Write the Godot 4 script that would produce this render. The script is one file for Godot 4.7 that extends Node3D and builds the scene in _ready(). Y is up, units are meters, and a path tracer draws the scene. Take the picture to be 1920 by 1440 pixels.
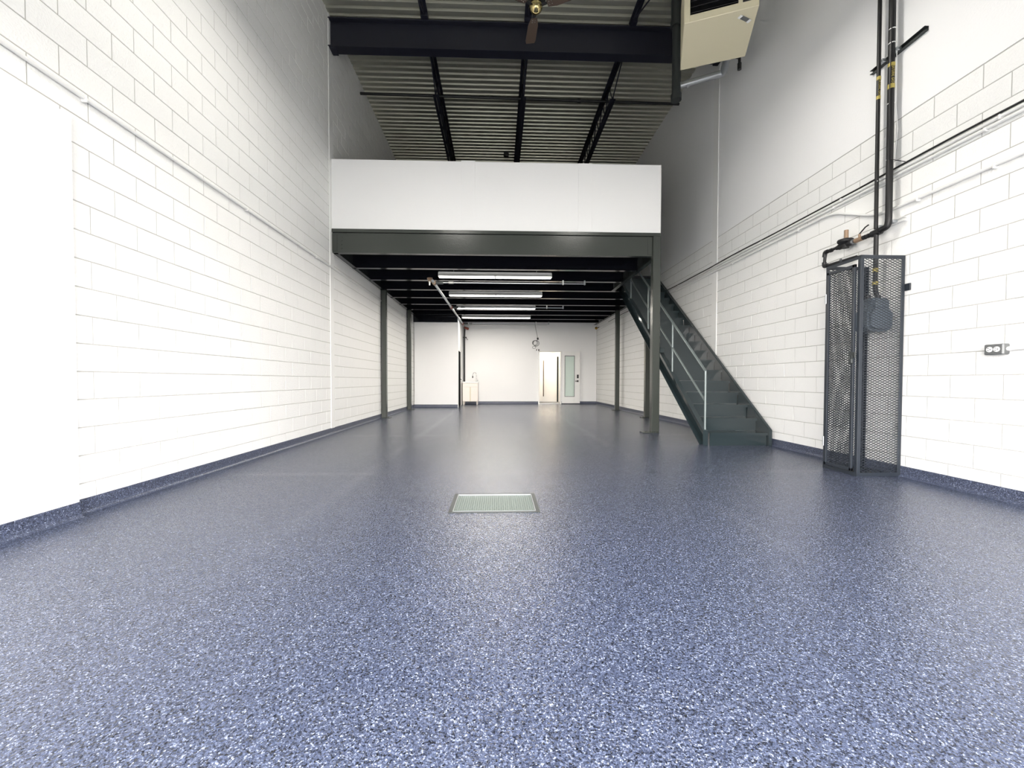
extends Node3D
# An industrial unit seen from its open door. x to the right, y up, d metres in from the camera (z = -d).

const WL := -2.966   # face of the left block wall
const WR := 4.063    # face of the right block wall
const DECK := 7.36   # underside of the roof deck
const BACK := 17.3   # back wall
const DOOR := -0.7   # plane of the front wall

var M := {}
var rng := RandomNumberGenerator.new()
var taken := {}


# ------------------------------------------------------------------ mesh building
class MB:
	var v := PackedVector3Array()
	var n := PackedVector3Array()

	func tri(a: Vector3, b: Vector3, c: Vector3, na: Vector3, nb: Vector3, nc: Vector3) -> void:
		if (b - a).cross(c - a).dot(na + nb + nc) > 0.0:
			v.append_array([a, c, b]); n.append_array([na, nc, nb])
		else:
			v.append_array([a, b, c]); n.append_array([na, nb, nc])

	func flat(a: Vector3, b: Vector3, c: Vector3, away: Vector3) -> void:
		var k := (b - a).cross(c - a)
		if k.length() < 1e-12:
			return
		k = k.normalized()
		if k.dot(away) < 0.0:
			k = -k
		tri(a, b, c, k, k, k)

	func quad(a: Vector3, b: Vector3, c: Vector3, d: Vector3, away: Vector3) -> void:
		flat(a, b, c, away)
		flat(a, c, d, away)

	# a chamfered box; e turns it
	func box(c: Vector3, s: Vector3, bev := 0.0, e := Basis()) -> void:
		var h := s * 0.5
		bev = minf(bev, minf(h.x, minf(h.y, h.z)) * 0.9)
		var i := h - Vector3(bev, bev, bev)
		for ax in 3:
			var u := (ax + 1) % 3
			var w := (ax + 2) % 3
			for sg in [-1.0, 1.0]:
				var q: Array[Vector3] = []
				for k in [[-1, -1], [1, -1], [1, 1], [-1, 1]]:
					var p := Vector3.ZERO
					p[ax] = h[ax] * sg
					p[u] = i[u] * k[0]
					p[w] = i[w] * k[1]
					q.append(c + e * p)
				var o := Vector3.ZERO
				o[ax] = sg
				quad(q[0], q[1], q[2], q[3], e * o)
		if bev <= 0.0:
			return
		for ax in 3:
			var u := (ax + 1) % 3
			var w := (ax + 2) % 3
			for su in [-1.0, 1.0]:
				for sw in [-1.0, 1.0]:
					var q: Array[Vector3] = []
					for k in [[-1, 0], [1, 0], [1, 1], [-1, 1]]:
						var p := Vector3.ZERO
						p[ax] = i[ax] * k[0]
						p[u] = (h[u] if k[1] == 0 else i[u]) * su
						p[w] = (i[w] if k[1] == 0 else h[w]) * sw
						q.append(c + e * p)
					var o := Vector3.ZERO
					o[u] = su
					o[w] = sw
					quad(q[0], q[1], q[2], q[3], e * o)
		for sx in [-1.0, 1.0]:
			for sy in [-1.0, 1.0]:
				for sz in [-1.0, 1.0]:
					var g := Vector3(sx, sy, sz)
					flat(c + e * (Vector3(h.x, i.y, i.z) * g), c + e * (Vector3(i.x, h.y, i.z) * g), c + e * (Vector3(i.x, i.y, h.z) * g), e * g)

	# round bar or pipe along a line of points
	func tube(pts: Array, r: float, seg := 10, caps := true) -> void:
		var dirs: Array[Vector3] = []
		for i in pts.size():
			var a: Vector3 = pts[maxi(i - 1, 0)]
			var b: Vector3 = pts[mini(i + 1, pts.size() - 1)]
			dirs.append((b - a).normalized())
		var side := dirs[0].cross(Vector3.UP)
		if side.length() < 0.05:
			side = dirs[0].cross(Vector3.RIGHT)
		side = side.normalized()
		var rings: Array = []
		var norms: Array = []
		for i in pts.size():
			side = (side - dirs[i] * side.dot(dirs[i])).normalized()
			var up := dirs[i].cross(side)
			var ring: Array[Vector3] = []
			var nr: Array[Vector3] = []
			var grow := 1.0
			if i > 0 and i < pts.size() - 1:
				grow = 1.0 / maxf(0.6, sqrt((1.0 + (pts[i] - pts[i - 1]).normalized().dot((pts[i + 1] - pts[i]).normalized())) * 0.5))
			for k in seg:
				var an := TAU * k / seg
				var o := side * cos(an) + up * sin(an)
				nr.append(o)
				ring.append(pts[i] + o * r * lerpf(1.0, grow, 0.5))
			rings.append(ring)
			norms.append(nr)
		for i in pts.size() - 1:
			for k in seg:
				var l := (k + 1) % seg
				tri(rings[i][k], rings[i][l], rings[i + 1][l], norms[i][k], norms[i][l], norms[i + 1][l])
				tri(rings[i][k], rings[i + 1][l], rings[i + 1][k], norms[i][k], norms[i + 1][l], norms[i + 1][k])
		if caps:
			for k in seg:
				var l := (k + 1) % seg
				flat(pts[0], rings[0][k], rings[0][l], -dirs[0])
				flat(pts[-1], rings[-1][k], rings[-1][l], dirs[-1])

	# profile of (radius, height) spun about the y axis of t
	func lathe(prof: Array, t: Transform3D, seg := 16) -> void:
		for i in prof.size() - 1:
			var p: Vector2 = prof[i]
			var q: Vector2 = prof[i + 1]
			var e := q - p
			var nn := Vector2(e.y, -e.x).normalized()
			for k in seg:
				var a := TAU * k / seg
				var b := TAU * (k + 1) / seg
				var ca := Vector3(cos(a), 0, sin(a))
				var cb := Vector3(cos(b), 0, sin(b))
				var n1 := t.basis * (ca * nn.x + Vector3.UP * nn.y)
				var n2 := t.basis * (cb * nn.x + Vector3.UP * nn.y)
				var p1 := t * (ca * p.x + Vector3.UP * p.y)
				var p2 := t * (cb * p.x + Vector3.UP * p.y)
				var q1 := t * (ca * q.x + Vector3.UP * q.y)
				var q2 := t * (cb * q.x + Vector3.UP * q.y)
				if p.x > 1e-6:
					tri(p1, p2, q2, n1, n2, n2)
				if q.x > 1e-6:
					tri(p1, q2, q1, n1, n2, n1)

	func ball(c: Vector3, r: Vector3, seg := 20, rows := 12) -> void:
		for i in rows:
			for k in seg:
				var q: Array[Vector3] = []
				for w in [[0, 0], [1, 0], [1, 1], [0, 1]]:
					var th: float = PI * (i + w[0]) / rows
					var ph: float = TAU * (k + w[1]) / seg
					q.append(Vector3(sin(th) * cos(ph), cos(th), sin(th) * sin(ph)))
				if i > 0:
					tri(c + q[0] * r, c + q[1] * r, c + q[3] * r, q[0], q[1], q[3])
				if i < rows - 1:
					tri(c + q[1] * r, c + q[2] * r, c + q[3] * r, q[1], q[2], q[3])

	# a closed outline (x along side, y along up) carried from a to b
	func extrude(poly: PackedVector2Array, a: Vector3, b: Vector3, up := Vector3.UP) -> void:
		var dir := (b - a).normalized()
		var side := dir.cross(up).normalized()
		up = side.cross(dir).normalized()
		var area := 0.0
		for i in poly.size():
			area += poly[i].cross(poly[(i + 1) % poly.size()])
		for i in poly.size():
			var p := poly[i]
			var q := poly[(i + 1) % poly.size()]
			var e := q - p
			var o := Vector2(e.y, -e.x) * signf(area)
			var away := side * o.x + up * o.y
			var p3 := side * p.x + up * p.y
			var q3 := side * q.x + up * q.y
			quad(a + p3, a + q3, b + q3, b + p3, away)
		var t := Geometry2D.triangulate_polygon(poly)
		for i in range(0, t.size(), 3):
			var w: Array[Vector3] = []
			for k in 3:
				w.append(side * poly[t[i + k]].x + up * poly[t[i + k]].y)
			flat(a + w[0], a + w[1], a + w[2], -dir)
			flat(b + w[0], b + w[1], b + w[2], dir)

	func mesh() -> ArrayMesh:
		var a := []
		a.resize(Mesh.ARRAY_MAX)
		a[Mesh.ARRAY_VERTEX] = v
		a[Mesh.ARRAY_NORMAL] = n
		var m := ArrayMesh.new()
		m.add_surface_from_arrays(Mesh.PRIMITIVE_TRIANGLES, a)
		return m


func P(x: float, y: float, d: float) -> Vector3:
	return Vector3(x, y, -d)


func numbered(called: String, parent: Node) -> String:
	var key := str(parent.get_instance_id()) + called
	var k: int = taken.get(key, 0)
	taken[key] = k + 1
	return called if k == 0 else "%s_%03d" % [called, k]


func put(called: String, mesh: Mesh, m: Material, parent: Node = self) -> MeshInstance3D:
	var o := MeshInstance3D.new()
	o.name = numbered(called, parent)
	o.mesh = mesh
	o.material_override = null
	for i in mesh.get_surface_count():
		o.set_surface_override_material(i, m)
	parent.add_child(o, true)
	return o


func obj(called: String, b: MB, m: Material, parent: Node = self) -> MeshInstance3D:
	return put(called, b.mesh(), m, parent)


func tag(o: Node, label: String, category := "", group := "", kind := "") -> Node:
	if label: o.set_meta("label", label)
	if category: o.set_meta("category", category)
	if group: o.set_meta("group", group)
	if kind: o.set_meta("kind", kind)
	return o


func thing(called: String, label: String, category: String, at: Vector3, group := "") -> Node3D:
	var o := Node3D.new()
	o.name = numbered(called, self)
	o.position = at
	add_child(o, true)
	tag(o, label, category, group)
	return o


# like obj(), with the mesh given in room coordinates under a thing that has a position
func part(called: String, b: MB, m: Material, t: Node3D) -> MeshInstance3D:
	var off := t.position
	var up: Node = t.get_parent()
	while up is Node3D and up != self:
		off += up.position
		up = up.get_parent()
	for i in b.v.size():
		b.v[i] -= off
	return obj(called, b, m, t)


func struct(called: String, b: MB, m: Material, label: String, category: String) -> MeshInstance3D:
	var o := obj(called, b, m)
	tag(o, label, category, "", "structure")
	return o


func B(c: Vector3, s: Vector3, bev := 0.0) -> MB:
	var b := MB.new()
	b.box(c, s, bev)
	return b


# a box from its lower to its upper corner, in x, y, d
func span(x0: float, x1: float, y0: float, y1: float, d0: float, d1: float, bev := 0.0) -> MB:
	return B(P((x0 + x1) * 0.5, (y0 + y1) * 0.5, (d0 + d1) * 0.5), Vector3(absf(x1 - x0), absf(y1 - y0), absf(d1 - d0)), bev)


func T(pts: Array, r: float, seg := 10) -> MB:
	var b := MB.new()
	b.tube(pts, r, seg)
	return b


# a line of points with its corners rounded
func rounded(pts: Array, rad: float, n := 5) -> Array:
	var out := [pts[0]]
	for i in range(1, pts.size() - 1):
		var a: Vector3 = pts[i - 1]
		var b: Vector3 = pts[i]
		var c: Vector3 = pts[i + 1]
		var r := minf(rad, minf(a.distance_to(b), b.distance_to(c)) * 0.45)
		var p := b + (a - b).normalized() * r
		var q := b + (c - b).normalized() * r
		for k in n + 1:
			var t := float(k) / n
			out.append(p.lerp(b, t).lerp(b.lerp(q, t), t))
	out.append(pts[-1])
	return out


func channel(depth: float, flange: float, th: float) -> PackedVector2Array:   # web at x = 0, flanges towards +x
	var h := depth * 0.5
	return PackedVector2Array([Vector2(0, -h), Vector2(flange, -h), Vector2(flange, -h + th), Vector2(th, -h + th), Vector2(th, h - th), Vector2(flange, h - th), Vector2(flange, h), Vector2(0, h)])


func ibeam(depth: float, flange: float, tf: float, tw: float) -> PackedVector2Array:
	var h := depth * 0.5
	var f := flange * 0.5
	var w := tw * 0.5
	return PackedVector2Array([Vector2(-f, -h), Vector2(f, -h), Vector2(f, -h + tf), Vector2(w, -h + tf), Vector2(w, h - tf), Vector2(f, h - tf), Vector2(f, h), Vector2(-f, h), Vector2(-f, h - tf), Vector2(-w, h - tf), Vector2(-w, -h + tf), Vector2(-f, -h + tf)])


func EX(poly: PackedVector2Array, a: Vector3, b: Vector3, up := Vector3.UP) -> MB:
	var m := MB.new()
	m.extrude(poly, a, b, up)
	return m


# ------------------------------------------------------------------ materials
func noise_tex(n: FastNoiseLite, size: int, normal := false, strength := 4.0, ramp: Gradient = null) -> NoiseTexture2D:
	var t := NoiseTexture2D.new()
	t.width = size
	t.height = size
	t.noise = n
	t.generate_mipmaps = false
	if normal:
		t.as_normal_map = true
		t.bump_strength = strength
		t.seamless = true
	if ramp:
		t.color_ramp = ramp
	return t


func plain(c: Color, rough: float, metal := 0.0, spec := 0.5) -> StandardMaterial3D:
	var m := StandardMaterial3D.new()
	m.albedo_color = c
	m.roughness = rough
	m.metallic = metal
	m.metallic_specular = spec
	return m


func relief(m: StandardMaterial3D, t: Texture2D, per_metre: float, depth: float) -> StandardMaterial3D:
	m.normal_enabled = true
	m.normal_texture = t
	m.normal_scale = depth
	m.uv1_triplanar = true
	m.uv1_world_triplanar = true
	m.uv1_scale = Vector3.ONE * per_metre
	return m


func materials() -> void:
	var flake := FastNoiseLite.new()
	flake.seed = 11
	flake.noise_type = FastNoiseLite.TYPE_CELLULAR
	flake.cellular_return_type = FastNoiseLite.RETURN_CELL_VALUE
	flake.cellular_jitter = 1.0
	flake.frequency = 0.29
	flake.domain_warp_enabled = true
	flake.domain_warp_amplitude = 3.0
	flake.domain_warp_frequency = 0.12
	var g := Gradient.new()
	g.interpolation_mode = Gradient.GRADIENT_INTERPOLATE_CONSTANT
	var cols := [[0.0, Color8(8, 9, 12)], [0.20, Color8(34, 38, 50)], [0.33, Color8(60, 66, 84)], [0.48, Color8(77, 85, 107)], [0.62, Color8(42, 46, 63)], [0.71, Color8(112, 120, 141)], [0.83, Color8(198, 205, 220)], [0.93, Color8(13, 15, 22)]]
	g.offsets = PackedFloat32Array(cols.map(func(c): return c[0]))
	g.colors = PackedColorArray(cols.map(func(c): return c[1]))
	var ft := noise_tex(flake, 2048, false, 0, g)
	var peel := FastNoiseLite.new()
	peel.seed = 5
	peel.noise_type = FastNoiseLite.TYPE_SIMPLEX_SMOOTH
	peel.frequency = 0.10
	peel.fractal_octaves = 2
	var pt := noise_tex(peel, 2048, true, 10.0)
	var fm := plain(Color.WHITE, 0.14)
	fm.albedo_texture = ft
	fm.uv1_triplanar = true
	fm.uv1_world_triplanar = true
	fm.uv1_scale = Vector3.ONE / 3.0
	fm.normal_enabled = true
	fm.normal_texture = pt
	fm.normal_scale = 0.17
	M.flake = fm
	var cm := fm.duplicate()
	cm.roughness = 0.3
	M.cove = cm

	var rough := FastNoiseLite.new()
	rough.seed = 3
	rough.frequency = 0.06
	rough.fractal_octaves = 4
	var rt := noise_tex(rough, 512, true, 6.0)
	M.block = relief(plain(Color8(238, 238, 236), 0.55), rt, 1.6, 0.35)
	M.shaded_mortar = plain(Color8(180, 179, 174), 0.8)  # painted joints, greyed so the colour carries their recess shade
	M.drywall = relief(plain(Color8(240, 240, 240), 0.6), rt, 1.2, 0.08)
	M.white = plain(Color8(238, 238, 236), 0.4)
	M.steel = relief(plain(Color8(60, 64, 60), 0.24), rt, 1.0, 0.06)
	M.stair = plain(Color8(40, 50, 53), 0.09, 0.0, 0.5)
	M.joist = plain(Color8(20, 21, 28), 0.13)
	M.roofsteel = plain(Color8(30, 31, 43), 0.5)
	M.deck = plain(Color8(200, 200, 186), 0.42, 0.75)
	M.underfloor = plain(Color8(40, 41, 46), 0.8)
	M.tube = plain(Color8(112, 122, 122), 0.25, 0.35)
	M.galv = plain(Color8(176, 180, 184), 0.36, 0.85)
	M.conduit = plain(Color8(232, 232, 230), 0.45)
	M.black = plain(Color8(22, 22, 24), 0.45)
	M.cage = plain(Color8(38, 44, 52), 0.4, 0.1)
	M.meter = plain(Color8(96, 106, 116), 0.45)
	M.brass = plain(Color8(200, 160, 84), 0.25, 0.9)
	M.gold = plain(Color8(214, 196, 140), 0.08, 1.0)
	M.bronze = plain(Color8(150, 126, 104), 0.5, 0.2)
	M.red = plain(Color8(140, 66, 50), 0.5)
	M.yellow = plain(Color8(176, 160, 84), 0.5)
	M.beige = relief(plain(Color8(216, 208, 178), 0.5), rt, 3.0, 0.1)
	M.vent = plain(Color8(66, 70, 70), 0.45, 0.5)
	M.grate = plain(Color8(118, 128, 122), 0.45, 0.3)
	M.pit = plain(Color8(58, 62, 60), 0.8)
	M.wood = plain(Color8(76, 62, 52), 0.5)
	M.cream = plain(Color8(236, 228, 220), 0.4)
	M.chrome = plain(Color8(170, 170, 170), 0.15, 1.0)
	M.frost = plain(Color8(206, 222, 213), 0.35)
	M.dark = plain(Color8(24, 24, 26), 0.6)
	M.unlit_opening = plain(Color8(16, 16, 17), 0.95, 0.0, 0.1)  # near black, stands for the unlit inside of the washroom
	M.greybox = plain(Color8(110, 112, 112), 0.45, 0.4)
	M.socket = plain(Color8(244, 244, 242), 0.4)
	M.concrete = relief(plain(Color8(140, 138, 132), 0.9), rt, 0.5, 0.3)
	M.brickout = plain(Color8(190, 186, 178), 0.9)
	var l := plain(Color8(250, 250, 246), 0.4)
	l.emission_enabled = true
	l.emission = Color8(255, 250, 240)
	l.emission_energy_multiplier = 8.0
	M.lamp = l


# ------------------------------------------------------------------ the room
func bricks(wall: Node3D, right: bool) -> void:
	var face := WR if right else WL
	var y0 := 0.010 if right else 0.0156
	var shift := 0.064 if right else 0.006
	var rows := 18 if right else 37
	var shapes: Array[Mesh] = []
	for k in 3:
		var b := MB.new()
		one_block(b, Vector3.ZERO, 0.4, 0.2, 0.0004 * k, 1.0)
		shapes.append(b.mesh())
	var spots: Array = []
	var rest := MB.new()
	for r in rows:
		var top := y0 + 0.2 * (r + 1)
		var d := shift + (0.0 if r % 2 == 0 else 0.2) - 1.2
		while d < BACK - 0.02:
			var a := maxf(d, DOOR + 0.02)
			var b := minf(d + 0.4, BACK - 0.02)
			d += 0.4
			if b - a < 0.05:
				continue
			if not right and b < 3.03 and top < 2.75:
				continue                                   # behind the boarded panel
			if not right and a > 15.1 and top < 3.2:
				continue                                   # inside the washroom
			var mid := (a + b) * 0.5
			var y := y0 + 0.2 * r + 0.1
			var seen := y - 0.1 < 0.956 + 0.90 * b and y + 0.1 > 0.08 and b > (2.5 if not right else 3.1)
			if r == 0 or mid < 2.0:
				seen = false
			spots.append([mid if seen else 1000.0 + mid, mid, y, b - a])
	spots.sort_custom(func(p, q): return p[0] < q[0])
	var flip := Basis(Vector3.UP, PI) if right else Basis()
	for i in spots.size():
		var s: Array = spots[i]
		if i < 300 and s[0] < 1000.0 and s[3] > 0.399:
			var o := put("block", shapes[i % 3], M.block, wall)
			o.transform = Transform3D(flip, P(face, s[2], s[1]))
		else:
			one_block(rest, P(face, s[2], s[1]), s[3], 0.2, 0.0, -1.0 if right else 1.0)
	var o := obj("block_field", rest, M.block, wall)
	tag(o, "", "", "", "stuff")


# the face of one block with its tooled edges; the joint behind it is left open
func one_block(b: MB, at: Vector3, w: float, h: float, proud: float, sx: float) -> void:
	var g := 0.004
	var e := 0.0015
	var hw := w * 0.5 - g
	var hh := h * 0.5 - g
	var c := [[-1, -1], [1, -1], [1, 1], [-1, 1]]
	var front: Array[Vector3] = []
	var mid: Array[Vector3] = []
	var back: Array[Vector3] = []
	for k in c:
		front.append(at + Vector3(proud * sx, (hh - e) * k[1], (hw - e) * k[0]))
		mid.append(at + Vector3((proud - e) * sx, hh * k[1], hw * k[0]))
		back.append(at + Vector3(-0.012 * sx, hh * k[1], hw * k[0]))
	b.quad(front[0], front[1], front[2], front[3], Vector3(sx, 0, 0))
	for k in 4:
		var l := (k + 1) % 4
		var o := Vector3(0, c[k][1] + c[l][1], c[k][0] + c[l][0])
		b.quad(front[k], front[l], mid[l], mid[k], o + Vector3(sx, 0, 0))
		b.quad(mid[k], mid[l], back[l], back[k], o)


func cove(x0: float, d0: float, x1: float, d1: float, away: Vector3) -> MB:
	# flake-coated base, 10 cm up the wall with a small curve at the floor
	var a := P(x0, 0, d0)
	var b := P(x1, 0, d1)
	var pr := PackedVector2Array([Vector2(0, 0), Vector2(0.034, 0), Vector2(0.020, 0.006), Vector2(0.012, 0.018), Vector2(0.008, 0.034), Vector2(0.008, 0.102), Vector2(0.004, 0.106), Vector2(0, 0.106)])
	var side := (b - a).normalized().cross(Vector3.UP)
	if side.dot(away) < 0.0:
		var t := a
		a = b
		b = t
	return EX(pr, a, b)


func room() -> void:
	# floor with an opening for the drain
	var f := MB.new()
	var xs := [WL - 0.3, -0.36, 0.31, WR + 0.3]
	var ds := [DOOR - 0.3, 3.035, 3.55, BACK + 2.6]
	for i in 3:
		for k in 3:
			if i == 1 and k == 1:
				continue
			f.box(P((xs[i] + xs[i + 1]) * 0.5, -0.1, (ds[k] + ds[k + 1]) * 0.5), Vector3(xs[i + 1] - xs[i], 0.2, ds[k + 1] - ds[k]))
	struct("floor", f, M.flake, "glossy blue grey flake epoxy floor of the whole unit", "floor")

	var wl := struct("wall_left", span(WL - 0.25, WL - 0.003, 0, DECK + 0.1, DOOR - 0.3, BACK + 0.2), M.shaded_mortar, "white painted concrete block wall along the left side", "wall")
	bricks(wl, false)
	var wr := struct("wall_right", span(WR + 0.003, WR + 0.25, 0, DECK + 0.1, DOOR - 0.3, BACK + 0.2), M.shaded_mortar, "white painted concrete block wall along the right side, smooth higher up", "wall")
	bricks(wr, true)
	obj("upper_face", span(WR - 0.002, WR + 0.015, 3.616, DECK + 0.05, DOOR, BACK), M.drywall, wr)

	# back wall with its doorway
	var bw := MB.new()
	for r in [[WL, 1.70, 0.0, DECK + 0.1], [2.56, WR, 0.0, DECK + 0.1], [1.70, 2.56, 2.13, DECK + 0.1]]:
		bw.box(P((r[0] + r[1]) * 0.5, (r[2] + r[3]) * 0.5, BACK + 0.07), Vector3(r[1] - r[0], r[3] - r[2], 0.14))
	struct("wall_back", bw, M.drywall, "smooth white wall across the back of the unit", "wall")
	var vb := MB.new()   # the little lobby behind the doorway
	vb.box(P(2.1, 1.3, 19.3), Vector3(2.2, 2.6, 0.1))
	vb.box(P(1.05, 1.3, 18.4), Vector3(0.1, 2.6, 1.95))
	vb.box(P(3.15, 1.3, 18.4), Vector3(0.1, 2.6, 1.95))
	vb.box(P(2.1, 2.65, 18.4), Vector3(2.2, 0.1, 1.95))
	var lob := thing("added_lobby_lamp", "unseen round lamp added under the lobby ceiling to brighten the back doorway", "lamp", P(2.1, 2.55, 18.2))  # no fixture in view; added to brighten the lobby
	var lm := MB.new()
	lm.lathe([Vector2(0, -0.05), Vector2(0.12, -0.04), Vector2(0.14, 0.0)], Transform3D(Basis(), P(2.1, 2.58, 18.2)), 20)
	part("diffuser", lm, M.lamp, lob)
	var ol := OmniLight3D.new()
	ol.name = "added_lobby_glow"
	ol.light_energy = 1.6
	ol.light_size = 0.1
	ol.omni_range = 20.0
	ol.omni_attenuation = 2.0
	ol.shadow_enabled = true
	ol.light_color = Color8(255, 236, 205)
	ol.position = P(2.1, 2.42, 18.2)
	add_child(ol)
	struct("wall_lobby", vb, M.drywall, "white walls of the small lobby seen through the back doorway", "wall")

	# front wall with the big door opening, behind the camera
	var fw := MB.new()
	for r in [[WL - 0.25, -2.45, 0.0, DECK + 0.1], [3.55, WR + 0.25, 0.0, DECK + 0.1], [-2.45, 3.55, 3.25, DECK + 0.1]]:
		fw.box(P((r[0] + r[1]) * 0.5, (r[2] + r[3]) * 0.5, DOOR - 0.15), Vector3(r[1] - r[0], r[3] - r[2], 0.28))
	struct("wall_front", fw, M.drywall, "front wall around the wide vehicle door", "wall")
	var ap := span(-40, 40, -0.4, -0.02, -50, DOOR - 0.3)
	struct("ground", ap, M.concrete, "pale concrete yard outside the vehicle door", "ground")

	# boarded panel on the left wall, near the camera
	struct("trim_1", span(WL - 0.006, WL + 0.05, 0.0, 2.762, DOOR, 3.03, 0.004), M.drywall, "flat white panel standing proud of the left block wall", "panel")
	struct("trim_2", span(WL - 0.006, WL + 0.012, 0.1, DECK, 7.60, 7.76, 0.004), M.white, "narrow white strip over the left wall joint", "trim")
	struct("trim_3", span(WR - 0.012, WR + 0.006, 0.1, DECK, 7.74, 7.92, 0.004), M.white, "narrow white strip over the right wall joint", "trim")

	# washroom box at the far left
	var pw := MB.new()
	pw.box(P((WL - 1.38) * 0.5, 1.6, 15.06), Vector3(-1.42 - WL, 3.2, 0.1))
	for r in [[15.11, 15.2, 0.0, 3.2], [16.05, BACK, 0.0, 3.2], [15.2, 16.05, 2.04, 3.2]]:
		pw.box(P(-1.47, (r[2] + r[3]) * 0.5, (r[0] + r[1]) * 0.5), Vector3(0.1, r[3] - r[2], r[1] - r[0]))
	struct("wall_washroom", pw, M.drywall, "white walls of the washroom box in the far left corner", "wall")
	var d2 := struct("door_2", span(-1.465, -1.412, 0.01, 2.03, 15.21, 16.04, 0.004), M.unlit_opening, "dark sheet standing for the unlit doorway in the side of the washroom box", "door")  # black sheet whose colour stands in for shade inside the open doorway
	var kn := MB.new()
	kn.lathe([Vector2(0, 0.06), Vector2(0.022, 0.055), Vector2(0.026, 0.04), Vector2(0.012, 0.03), Vector2(0.012, 0)], Transform3D(Basis(Vector3.FORWARD, PI / 2), P(-1.412, 1.0, 15.95)), 12)
	obj("door_knob", kn, M.chrome, d2)

	# bases
	struct("baseboard_left", cove(WL, 3.03, WL, 15.01, Vector3.RIGHT), M.cove, "flake coated cove base along the left block wall", "baseboard")
	struct("baseboard_panel", cove(WL + 0.05, DOOR, WL + 0.05, 3.03, Vector3.RIGHT), M.cove, "flake coated cove base under the white panel", "baseboard")
	struct("baseboard_right", cove(WR, DOOR, WR, BACK, Vector3.LEFT), M.cove, "flake coated cove base along the right block wall", "baseboard")
	struct("baseboard_washroom", cove(WL, 15.01, -1.42, 15.01, Vector3.BACK), M.cove, "flake coated cove base along the washroom front", "baseboard")
	var bb := cove(-1.42, BACK, 1.66, BACK, Vector3.BACK)
	var b2 := cove(2.60, BACK, WR, BACK, Vector3.BACK)
	bb.v.append_array(b2.v)
	bb.n.append_array(b2.n)
	struct("baseboard_back", bb, M.cove, "flake coated cove base along the back wall", "baseboard")

	# roof deck: ribs run from wall to wall
	var dk := MB.new()
	var prof := []
	var d := DOOR - 0.3
	while d < BACK + 0.2:
		prof.append_array([Vector2(d, DECK), Vector2(d + 0.090, DECK), Vector2(d + 0.106, DECK + 0.040), Vector2(d + 0.136, DECK + 0.040), Vector2(d + 0.152, DECK)])
		d += 0.152
	for i in prof.size() - 1:
		var p: Vector2 = prof[i]
		var q: Vector2 = prof[i + 1]
		if p.is_equal_approx(q):
			continue
		dk.quad(P(WL - 0.2, p.y, p.x), P(WR + 0.2, p.y, p.x), P(WR + 0.2, q.y, q.x), P(WL - 0.2, q.y, q.x), Vector3(0, -1, 0.001))
	dk.box(P(0.55, DECK + 0.12, 8.2), Vector3(7.6, 0.1, 18.6))
	struct("ceiling", dk, M.deck, "corrugated steel roof deck with ribs running across the unit", "ceiling")


func back_door() -> void:
	var t := thing("door_1", "white door with frosted glass standing open beside the back doorway", "door", P(2.1, 0, BACK))
	t.set_meta("kind", "structure")
	var fr := MB.new()
	fr.box(P(1.68, 1.07, BACK + 0.03), Vector3(0.05, 2.14, 0.20), 0.003)
	fr.box(P(2.58, 1.07, BACK + 0.03), Vector3(0.05, 2.14, 0.20), 0.003)
	fr.box(P(2.13, 2.15, BACK + 0.03), Vector3(0.95, 0.05, 0.20), 0.003)
	part("door_frame", fr, M.white, t)
	part("threshold", span(1.70, 2.56, 0.0, 0.02, BACK - 0.03, BACK + 0.14, 0.004), M.galv, t)
	var leaf := MB.new()
	var x0 := 2.615
	var x1 := 3.36
	for r in [[x0, 2.735, 0.03, 2.15], [3.13, x1, 0.03, 2.15], [2.735, 3.13, 0.03, 0.31], [2.735, 3.13, 1.97, 2.15]]:
		leaf.box(P((r[0] + r[1]) * 0.5, (r[2] + r[3]) * 0.5, BACK - 0.09), Vector3(r[1] - r[0], r[3] - r[2], 0.045), 0.002)
	var lf := part("door_leaf", leaf, M.white, t)
	part("glass_pane", span(2.735, 3.13, 0.31, 1.97, BACK - 0.095, BACK - 0.085), M.frost, lf)
	var bead := MB.new()
	for r in [[2.728, 2.745, 0.30, 1.98], [3.12, 3.137, 0.30, 1.98], [2.745, 3.12, 0.30, 0.318], [2.745, 3.12, 1.955, 1.98]]:
		bead.box(P((r[0] + r[1]) * 0.5, (r[2] + r[3]) * 0.5, BACK - 0.11), Vector3(r[1] - r[0], r[3] - r[2], 0.03), 0.002)
	part("glazing_bead", bead, M.greybox, lf)
	var h := MB.new()
	h.box(P(3.265, 0.94, BACK - 0.13), Vector3(0.06, 0.07, 0.03), 0.004)
	h.tube([P(3.265, 0.94, BACK - 0.14), P(3.265, 0.94, BACK - 0.17), P(3.15, 0.94, BACK - 0.17)], 0.012, 8)
	part("lever_handle", h, M.dark, lf)
	part("deadbolt", B(P(3.265, 1.13, BACK - 0.13), Vector3(0.065, 0.15, 0.035), 0.006), M.dark, lf)
	# black strip standing in for the hinge gap, seen as a dark upright
	part("hinge_gap_strip", span(2.435, 2.50, 0.08, 1.95, BACK + 0.04, BACK + 0.08, 0.004), M.dark, t)
	# a second door, ajar in the lobby
	var s := thing("lobby_door", "white inner door ajar beyond the back doorway, with a brown strip for the dark gap at its edge", "door", P(2.0, 0, 18.9))
	part("door_leaf", span(1.25, 2.02, 0.05, 2.1, 18.86, 18.9, 0.003), M.white, s)
	part("gap_strip", span(2.02, 2.065, 0.25, 1.86, 18.87, 18.9, 0.003), M.wood, s)  # strip standing in for the gap beside the leaf


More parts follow.
